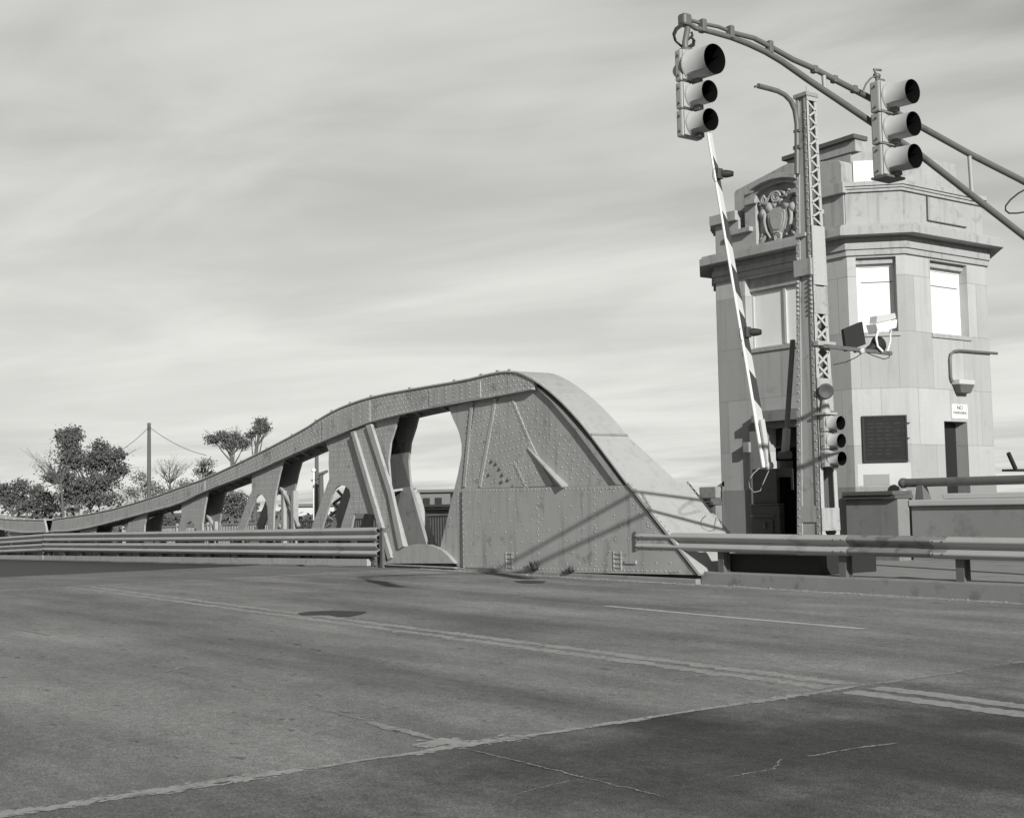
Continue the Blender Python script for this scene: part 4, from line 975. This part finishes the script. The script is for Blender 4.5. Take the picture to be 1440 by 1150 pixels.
b = MB(); b.tube([AX(x, y, XF+.07) for x, y in ((1235,464),(1232,475),(1234,487),(1241,494))], .022, 6); b.build('yoke', white, t); b = MB(); b.tube([AX(x, y, XF-.12) for x, y in ((1252,464),(1252,480),(1248,494))], .016, 6); b.build('yoke', white, t)
b = MB(); q = AX(1228, 488, XF-.03); b.lathe(q, (0,.9,.35), [(-.16,.0),(-.16,.05),(-.02,.07),(.16,.15),(.17,0)], 14); b.build('reflector', dark, t)

# ------------------------------------------------------------------ barrier gate: cabinet, raised striped arm
GY = 17.0
a0, a1 = AY(1054, 660, GY), AY(1094, 656, GY)
gate = thing('gate_machine', 'dark barrier gate machine cabinet standing between the truss and the lattice column', 'gate machine', ((a0.x+a1.x)/2, GY+.3, .297))
b = MB(); b.box(a0.x, a1.x, GY, GY+.55, .35, a0.z-.62); b.box(a0.x+.02, a1.x-.08, GY+.04, GY+.5, a0.z-.60, a0.z); b.build('cabinet', mach, gate, .012)
b = MB(); b.box(a0.x+.05, a1.x-.14, GY-.02, GY-.001, .75, a0.z-.86); dr = b.build('cabinet_door', mach, gate, .006)
b = MB(); b.box(a0.x+.30, a0.x+.36, GY-.045, GY-.021, 1.0, 1.12); b.build('handle', post_m, dr)
b = MB(); b.box(a0.x-.01, a1.x+.0, GY-.03, GY+.56, a0.z-.618, a0.z-.60); b.box(a0.x+.02, a1.x-.1, GY-.03, GY-.001, a0.z-.82, a0.z-.80); b.build('trim', post_m, gate)
f0, f1 = AY(1085, 630, GY), AY(1119, 632, GY)
b = MB(); b.box(f0.x, f1.x, GY+.1, GY+.3, f0.z-.22, f0.z); b.box(f1.x-.16, f1.x, GY+.1, GY+.3, .3, f0.z-.222); b.box(f0.x+.02, f0.x+.16, GY+.12, GY+.28, .3, f0.z-.50); b.box(f0.x+.0, f1.x-.162, GY+.14, GY+.3, .3, f0.z-.72); b.build('frame', black, gate)
b = MB(); b.box(a0.x-.05, XRc+.16, 16.22, GY+.62, .298, .60); b.build('base', dark, gate, .01)  # dark block added round the column foot, stands in for shade under the rail
p0, p1 = AX(1078, 655, a1.x-.10), AX(997, 188, a1.x-.10); XG_ = a1.x-.10
arm = thing('barrier_arm', 'raised white barrier arm with dark stripes, standing above the gate machine', 'barrier arm', p0)
ax = (p1-p0).normalized(); Larm = (p1-p0).length; side = Vector((0, -ax.z, ax.y)); side = -side if side.y < 0 else side
def armpt(u, s_, x=0):     # u along (0..1), s_ across
    w = .20-.10*u; return p0+ax*(Larm*u)+side*(w*s_)+Vector((x, 0, 0))
b = MB()
b.hexa([armpt(0,-.35,-.02), armpt(0,-.35,.02), armpt(0,.5,.02), armpt(0,.5,-.02)], [armpt(1,-.35,-.02), armpt(1,-.35,.02), armpt(1,.5,.02), armpt(1,.5,-.02)])
b.build('boom', conc_light, arm)
b = MB(); b.tube([armpt(0,-.5,.02), armpt(1,-.5,.02)], [.032,.018], 8); b.build('edge_pipe', white, arm)
for (ya, yb_) in ((302,340),(376,415),(440,492),(525,567),(600,640),(225,262)):
    ua, ub = (655-yb_)/467, (655-ya)/467; b = MB(); sl_ = .018
    v = [armpt(ua-sl_,.52,.022), armpt(ua+sl_,-.32,.022), armpt(ub+sl_,-.32,.022), armpt(ub-sl_,.52,.022)]
    b.hexa([q-Vector((.001,0,0)) for q in v], [q+Vector((.002,0,0)) for q in v]); b.build('stripe', stripe_m, arm)
for (x, y) in ((1021,245),(1060,467)):
    u = (655-y)/467; q = armpt(u, .4, .03); b = MB(); b.box(q.x-.03, q.x+.05, q.y-.07, q.y+.05, q.z-.09, q.z+.09); lb = b.build('lamp', mach, arm, .01)
    b = MB(); b.lathe(q+Vector((.02, .03, 0)), (.6, .8, 0), [(0,.06),(.07,.07),(.14,.06),(.20,.045),(.21,0)], 12); b.build('lamp_lens', dark, lb)
    b = MB(); b.tube([armpt(u,-.5,.04)+Vector((0,-.0,dz)) + Vector((0, dy, 0)) for dy, dz in ((0,.12),(-.06,.05),(-.07,-.06),(-.02,-.13),(.05,-.1))], .005, 6); b.build('lamp_cable', dark, arm)
b = MB(); b.bar(armpt(-.01,0,.05), armpt(.14,.1,.05), .10, .05, (1,0,0)); b.lathe(armpt(0,0,.03), (1,0,0), [(0,.0),(0,.075),(.07,.07),(.075,0)], 12); b.build('pivot', conc_light, arm)
b = MB(); b.tube([AX(x, y, XG_+.12) for x, y in ((1081,662),(1073,680),(1069,690),(1060,692),(1054,685),(1053,675),(1060,665),(1068,658))], .008, 6); b.build('cable', conc, arm)
s0, s1 = AX(1104, 638, f1.x-.1), AX(1115, 478, f1.x-.1)
t = thing('counterweight_arm', 'dark slender upright gate arm partly hidden behind the lattice column', 'gate arm', s0)
b = MB(); b.bar(s0, s1, .055, .07, (1,0,0)); b.build('bar', post_m, t)
b = MB(); b.bar(s0-(s1-s0)*.02, s0+(s1-s0)*.22, .10, .10, (1,0,0)); b.build('sleeve', steel_far, t, .01)
b = MB(); b.tube([s0-Vector((.12,0,.02)), s0+Vector((.1,0,-.02))], .07, 12); b.build('pivot', mach, t)
q0, q1 = AY(1047, 622, YF-.1), AY(1056, 636, YF-.1)
t = thing('switch_box', 'little grey box on the tower wall beside the open door shutter', 'box', (q0.x, YF, q1.z))
b = MB(); b.box(q0.x, q1.x, YF-.16, YF-.002, q1.z, q0.z); b.build('box', conc, t, .01)
b = MB(); b.tube([((q0.x+q1.x)/2, YF-.03, q0.z), ((q0.x+q1.x)/2, YF-.03, q0.z+.35)], .018, 7); b.build('conduit', conc_dark, t)

# ------------------------------------------------------------------ railing of the leaf's outer sidewalk
t = thing('sidewalk_railing', 'pale picket railing along the outer edge of the bridge sidewalk, seen through the truss', 'railing', (-38, 18.7, deckz(-38)+.15))
YW = 18.7
b = MB(); zz = lambda x: deckz(x)+.15
for h in (1.02, .16): b.bar((-51.6, YW, zz(-51.6)+h), (XJ-1.2, YW, zz(XJ-1.2)+h), .06, .05)
b.build('rail', pickets_m, t)
b = MB(); x = -51.5
while x < XJ-1.2: b.box(x-.011, x+.011, YW-.011, YW+.011, zz(x)+.18, zz(x)+1.0); x += .125
b.build('pickets', pickets_m, t)
for k in range(10): x = -51.4+k*2.76; b = MB(); b.box(x-.04, x+.04, YW-.04, YW+.04, zz(x), zz(x)+1.1); b.build('post', pickets_m, t)

# ------------------------------------------------------------------ far bank: trees, poles, buildings
def leaf_mat(name, base):
    m = M(name, base, .8, .25, 1.2, 9, .25, 0, spec=.15); return m
leaf_a = leaf_mat('leaves dark', .11); leaf_b = leaf_mat('leaves mid', .125); leaf_c = leaf_mat('leaves pale', .19)
GZ = -1.1
def far_pt(px, py, D):      # point at depth D along the view axis
    return EYE+ray(px, py)*D
def tree(name, label, cat, D, trunk, blobs, mat, leaf=.24, dens=1.0, group=None, twigs=0, seed=1):
    """trunk: (px foot, px top, py top); blobs: (px, py, rx, ry) of the crown's clumps"""
    rnd = random.Random(seed); f = far_pt(trunk[0], 725, D); f.z = GZ; tp = far_pt(trunk[1], trunk[2], D)
    t = thing(name, label, cat, f, group); sc = D/FPX
    b = MB(); mid = f.lerp(tp, .5)+Vector((rnd.uniform(-.2,.2),)*3); r0 = max(.09, (tp.z-f.z)*.035)
    b.tube([f, mid, tp], [r0, r0*.75, r0*.45], 8)
    cen = []
    for (x, y, rx, ry) in blobs:
        c = far_pt(x, y, D); dep = rnd.uniform(-.6, .6)*rx*sc; c = c+FW*dep; cen.append((c, rx*sc, ry*sc))
        st = f.lerp(tp, rnd.uniform(.5, .95)); b.tube([st, st.lerp(c, .5)+Vector((0,0,-.1)), c], [r0*.35, r0*.22, r0*.06], 5)
        for k in range(4):
            e = c+Vector((rnd.gauss(0,.6)*rx*sc, rnd.gauss(0,.6)*rx*sc, rnd.gauss(.2,.5)*ry*sc)); b.tube([st.lerp(c, .7), e], [r0*.13, r0*.03], 4)
    for k in range(twigs):
        c, rx, ry = cen[rnd.randrange(len(cen))]; p = tp; q = c+Vector((rnd.gauss(0,1)*rx, rnd.gauss(0,1)*rx, rnd.gauss(.3,.9)*ry))
        b.tube([p, p.lerp(q, .6)+Vector((0,0,.12)), q], [r0*.22, r0*.1, .012], 4)
        for j in range(3):
            q2 = q+Vector((rnd.gauss(0,.35)*rx, rnd.gauss(0,.35)*rx, rnd.uniform(0,.5)*ry)); b.tube([p.lerp(q, .65), q2], [r0*.07, .01], 3)
    b.build('trunk', bark, t)
    b = MB()
    for c, rx, ry in cen:
        ncl = int(150*dens*max(.5, rx*ry)); 
        for k in range(max(8, ncl)):
            # clumps lie towards the outside of each blob, leaving gaps
            v = Vector((rnd.gauss(0,1), rnd.gauss(0,1), rnd.gauss(0,1))).normalized()*(rnd.random()**.45)*rnd.uniform(.75, 1.12)
            cc_ = c+Vector((v.x*rx, v.y*rx, v.z*ry)); cr = rnd.uniform(.12, .34)*min(rx, ry)+.12
            for j in range(rnd.randint(7, 12)):
                p = cc_+Vector((rnd.gauss(0,cr), rnd.gauss(0,cr), rnd.gauss(0,cr*.7)))
                a = Vector((rnd.gauss(0,1), rnd.gauss(0,1), rnd.gauss(0,.7))).normalized(); u = a.cross(Vector((rnd.gauss(0,1), rnd.gauss(0,1), rnd.gauss(0,1)))).normalized(); w = a.cross(u)
                l = leaf*rnd.uniform(.45, 1.15); u = u*l*.5; w = w*l*.33
                b.add([p-u, p+w*.9, p+u, p-w*.9], [(0,1,2,3)])
    if b.v: b.build('crown', mat, t)
    return t
TG = 'trees on the far bank'
tree('broad_tree', 'biggest dark spreading tree on the far bank, with a double crown', 'tree', 125, (129,128,670),
     [(96,622,15,18),(88,612,9,8),(104,610,10,9),(100,645,18,18),(140,628,12,10),(150,645,20,15),(166,640,14,10),(128,650,20,18),(92,668,26,10),(118,682,34,12),(150,678,22,13),(170,660,12,10),(80,672,14,8),(140,700,40,10),(100,700,26,10),(160,664,14,9)], leaf_a, .30, .62, TG, 10, 3)
tree('bare_tree', 'thin bare-branched tree standing in front of the left side of the broad tree', 'tree', 118, (90,86,680), [(66,645,14,16),(72,662,12,10),(56,655,9,8)], leaf_c, .16, .10, TG, 16, 5)
tree('bush_tree', 'dark rounded tree at the left picture edge on the far bank', 'tree', 135, (18,18,700), [(8,688,14,10),(32,684,13,11),(16,703,22,12),(-12,695,16,14),(34,708,18,10)], leaf_a, .30, .7, TG, 0, 7)
tree('bush_tree', 'low dark tree between the left-edge tree and the broad tree', 'tree', 128, (52,52,705), [(52,690,12,9),(66,700,15,10),(48,712,20,9),(74,714,14,8)], leaf_a, .30, .7, TG, 0, 9)
tree('flat_tree', 'flat-topped tree rising over the middle of the curved chord', 'tree', 120, (327,326,640), [(300,618,9,6),(314,613,11,6),(330,616,13,8),(345,624,8,6),(322,626,14,6)], leaf_b, .24, .75, TG, 12, 11)
tree('thin_tree', 'slender small-headed tree just right of the flat-topped tree', 'tree', 122, (358,360,630), [(366,594,8,6),(362,604,9,7),(372,602,6,5),(352,612,5,4)], leaf_b, .22, .7, TG, 8, 13)
tree('bare_tree', 'pale leafless tree right of the tall utility pole', 'tree', 130, (239,239,680), [(240,655,14,10),(230,662,10,8),(250,660,9,8)], leaf_c, .14, .12, TG, 22, 15)
tree('bush_tree', 'small grey tree under the flat-topped tree beside the chord', 'tree', 126, (290,289,680), [(288,652,11,8),(282,664,12,8),(296,668,9,8)], leaf_c, .22, .5, TG, 5, 17)
tree('bush_tree', 'sparse pale thicket tree at the foot of the tall utility pole', 'tree', 132, (205,205,700), [(196,672,14,8),(210,684,16,9),(222,690,14,9),(190,692,14,10)], leaf_c, .24, .45, TG, 8, 19)
tree('bush_tree', 'low grey tree between the pale leafless tree and the chord', 'tree', 128, (262,262,700), [(262,684,14,10),(250,700,18,10),(276,690,12,9)], leaf_c, .24, .5, TG, 5, 21)
tree('round_tree', 'dark rounded tree seen through the third arch of the truss', 'tree', 110, (338,338,730), [(335,702,13,11),(326,716,14,10),(345,716,12,10),(318,705,9,9)], leaf_a, .28, .7, TG, 0, 23)
tree('round_tree', 'dark tree partly hidden behind the fourth arch of the truss', 'tree', 112, (232,232,735), [(222,730,14,9),(240,732,14,9)], leaf_b, .28, .6, TG, 0, 25)
# scrub along the bank that reads as one mass
b = MB(); rnd = random.Random(4)
for k in range(2600):
    x = rnd.uniform(-40, 480); D = rnd.uniform(112, 150); p = far_pt(x, 735, D); p.z = GZ+abs(rnd.gauss(0, 1))*1.1*(1 if x < 210 else .7)
    for j in range(5):
        q = p+Vector((rnd.gauss(0,.5), rnd.gauss(0,.5), rnd.gauss(0,.3))); u = Vector((rnd.gauss(0,1), rnd.gauss(0,1), rnd.gauss(0,1))).normalized(); w = u.cross(Vector((rnd.gauss(0,1), rnd.gauss(0,1), rnd.gauss(0,1)))).normalized()
        u = u*.26; w = w*.18; b.add([q-u, q+w, q+u, q-w], [(0,1,2,3)])
o = b.build('scrub', leaf_b); o['kind'] = 'stuff'
def utility_pole(label, px, ytop, D, r, arms=(), wires=()):
    f = far_pt(px, 725, D); f.z = GZ; tp = far_pt(px, ytop, D); tp.x, tp.y = f.x, f.y
    t = thing('utility_pole', label, 'utility pole', f, 'utility poles on the far bank')
    b = MB(); b.tube([f, tp], [r, r*.75], 10); b.build('pole', wood, t)
    for (x0, y0, x1, y1) in arms: b = MB(); b.bar(far_pt(x0, y0, D), far_pt(x1, y1, D), .14, .14); b.build('cross_arm', wood, t)
    for pts in wires:
        P = [far_pt(x, y, D) for x, y in pts]; Q = []
        for i in range(13):
            k = i/12; q = P[0].lerp(P[1], k); q.z -= 1.0*4*k*(1-k)*.35; Q.append(q)
        b = MB(); b.tube(Q, .022, 4); b.build('wire', dark, t)
utility_pole('tall bare wooden pole with sagging wires between the trees on the far bank', 209.5, 594, 115, .20, (), (((209.5,600),(150,642)), ((209.5,600),(290,640))))
utility_pole('utility pole with a small lamp seen through the tall arch of the truss', 446, 640, 90, .17, ((438,676,446,672),(446,672,461,662)), ())
utility_pole('short thick pole just right of the lamp pole, seen through the arch', 452, 664, 88, .20, ((444,668,460,662),), ())
p = far_pt(441, 662, 90); t = thing('street_lamp', 'pale globe lamp on a thin post beside the far utility pole', 'lamp', Vector((p.x, p.y, GZ)))
b = MB(); b.tube([(p.x, p.y, GZ), p], .07, 8); b.build('post', white, t); b = MB(); b.lathe(p+Vector((0,0,-.1)), (0,0,1), [(0,.04),(.05,.13),(.15,.17),(.25,.12),(.3,0)], 12); b.build('globe', white, t)
def building(label, x0, x1, ytop, D, mat, dep=10, roof=.5, wins=(), band=None):
    A, B_ = far_pt(x0, ytop, D), far_pt(x1, ytop, D); z1 = (A.z+B_.z)/2; d = Vector((B_.x-A.x, B_.y-A.y, 0)); L_ = d.length; d.normalize(); n = Vector((-d.y, d.x, 0))
    t = thing('building', label, 'building', Vector((A.x, A.y, GZ))+d*L_/2+n*dep/2, 'low buildings on the far bank')
    def bx(u0, u1, v0, v1, a, c, nm, m):
        b = MB(); q = [Vector((A.x, A.y, 0))+d*u+n*v for u, v in ((u0,v0),(u1,v0),(u1,v1),(u0,v1))]; b.hexa([(p.x,p.y,a) for p in q], [(p.x,p.y,c) for p in q]); b.build(nm, m, t)
    bx(0, L_, 0, dep, GZ-2, z1, 'wall', mat); bx(-.3, L_+.3, -.3, dep+.3, z1+.002, z1+roof*.5, 'roof', bld_d)
    if band: bx(.2, L_-.2, -.05, -.003, z1-band[1], z1-band[0], 'band', band[2])
    for (u, w, h0, h1) in wins: bx(L_*u, L_*u+w, -.06, -.003, z1-h1, z1-h0, 'window', glass)
building('long white low building seen through the tall arch beside the lamp pole', 396, 470, 712, 140, bld_w, 12, .6, [(.06+.085*k, 1.0, 1.0, 1.8) for k in range(11)])
building('grey boxy building with a white lower band, seen through the oval opening', 585, 633, 692, 95, bld_d, 9, .4, [(.2, .5, .4, 1.1), (.55, .5, .4, 1.1)], (1.6, 2.6, bld_w))
building('small pale house among the trees behind the third arch', 322, 345, 712, 150, bld_w, 7, .8, [(.2, .9, .6, 1.5), (.6, .9, .6, 1.5)])
building('tiny white shed showing between the left trees and the chord', 80, 92, 716, 150, bld_w, 5, .5, [(.4, .5, .4, 1.0)])

# ------------------------------------------------------------------ weeds at the foot of the heel plate
for (x, y, r, lb) in ((752, 806, .24, 'bushy weed growing at the foot of the heel plate, by the road patch'), (803, 803, .18, 'smaller weed at the foot of the heel plate, right of the bushy weed')):
    p = AY(x, y, KY-.12); p.z = .18; t = tag(MB().build('weed', leaf_b), lb, 'weed', 'weeds by the truss'); bpy.data.objects.remove(t)
    b = MB(); rnd = random.Random(x)
    for k in range(70):
        a = rnd.uniform(0, 2*PI); e = rnd.uniform(.2, 1.3); l = r*rnd.uniform(.4, 1.1); d = Vector((math.cos(a)*math.cos(e), math.sin(a)*math.cos(e)*.6-.15, math.sin(e)))
        s_ = Vector((-math.sin(a), math.cos(a), 0))*.018; q = p+d*l; b.add([p-s_*.3, p+d*l*.6-s_, q, p+d*l*.6+s_], [(0,1,2,3)])
    o = b.build('weed', leaf_b); tag(o, lb, 'weed', 'weeds by the truss')

# gravel and grit gathered along the kerb
b = MB(); rnd = random.Random(12)
for k in range(1500):
    x = rnd.uniform(XJ, -2); y = KY-.02-abs(rnd.gauss(0, .16)); r = rnd.uniform(.006, .018)*(1.6 if rnd.random() < .05 else 1)
    y -= .10 if x < XK else 0; z = roadz(x)+r*.3
    b.add([(x-r,y,z),(x,y-r*.8,z),(x+r,y,z),(x,y+r*.8,z),(x+rnd.uniform(-.3,.3)*r,y,z+r*.9)], [(0,1,4),(1,2,4),(2,3,4),(3,0,4)])
o = b.build('gravel', conc); o['kind'] = 'stuff'
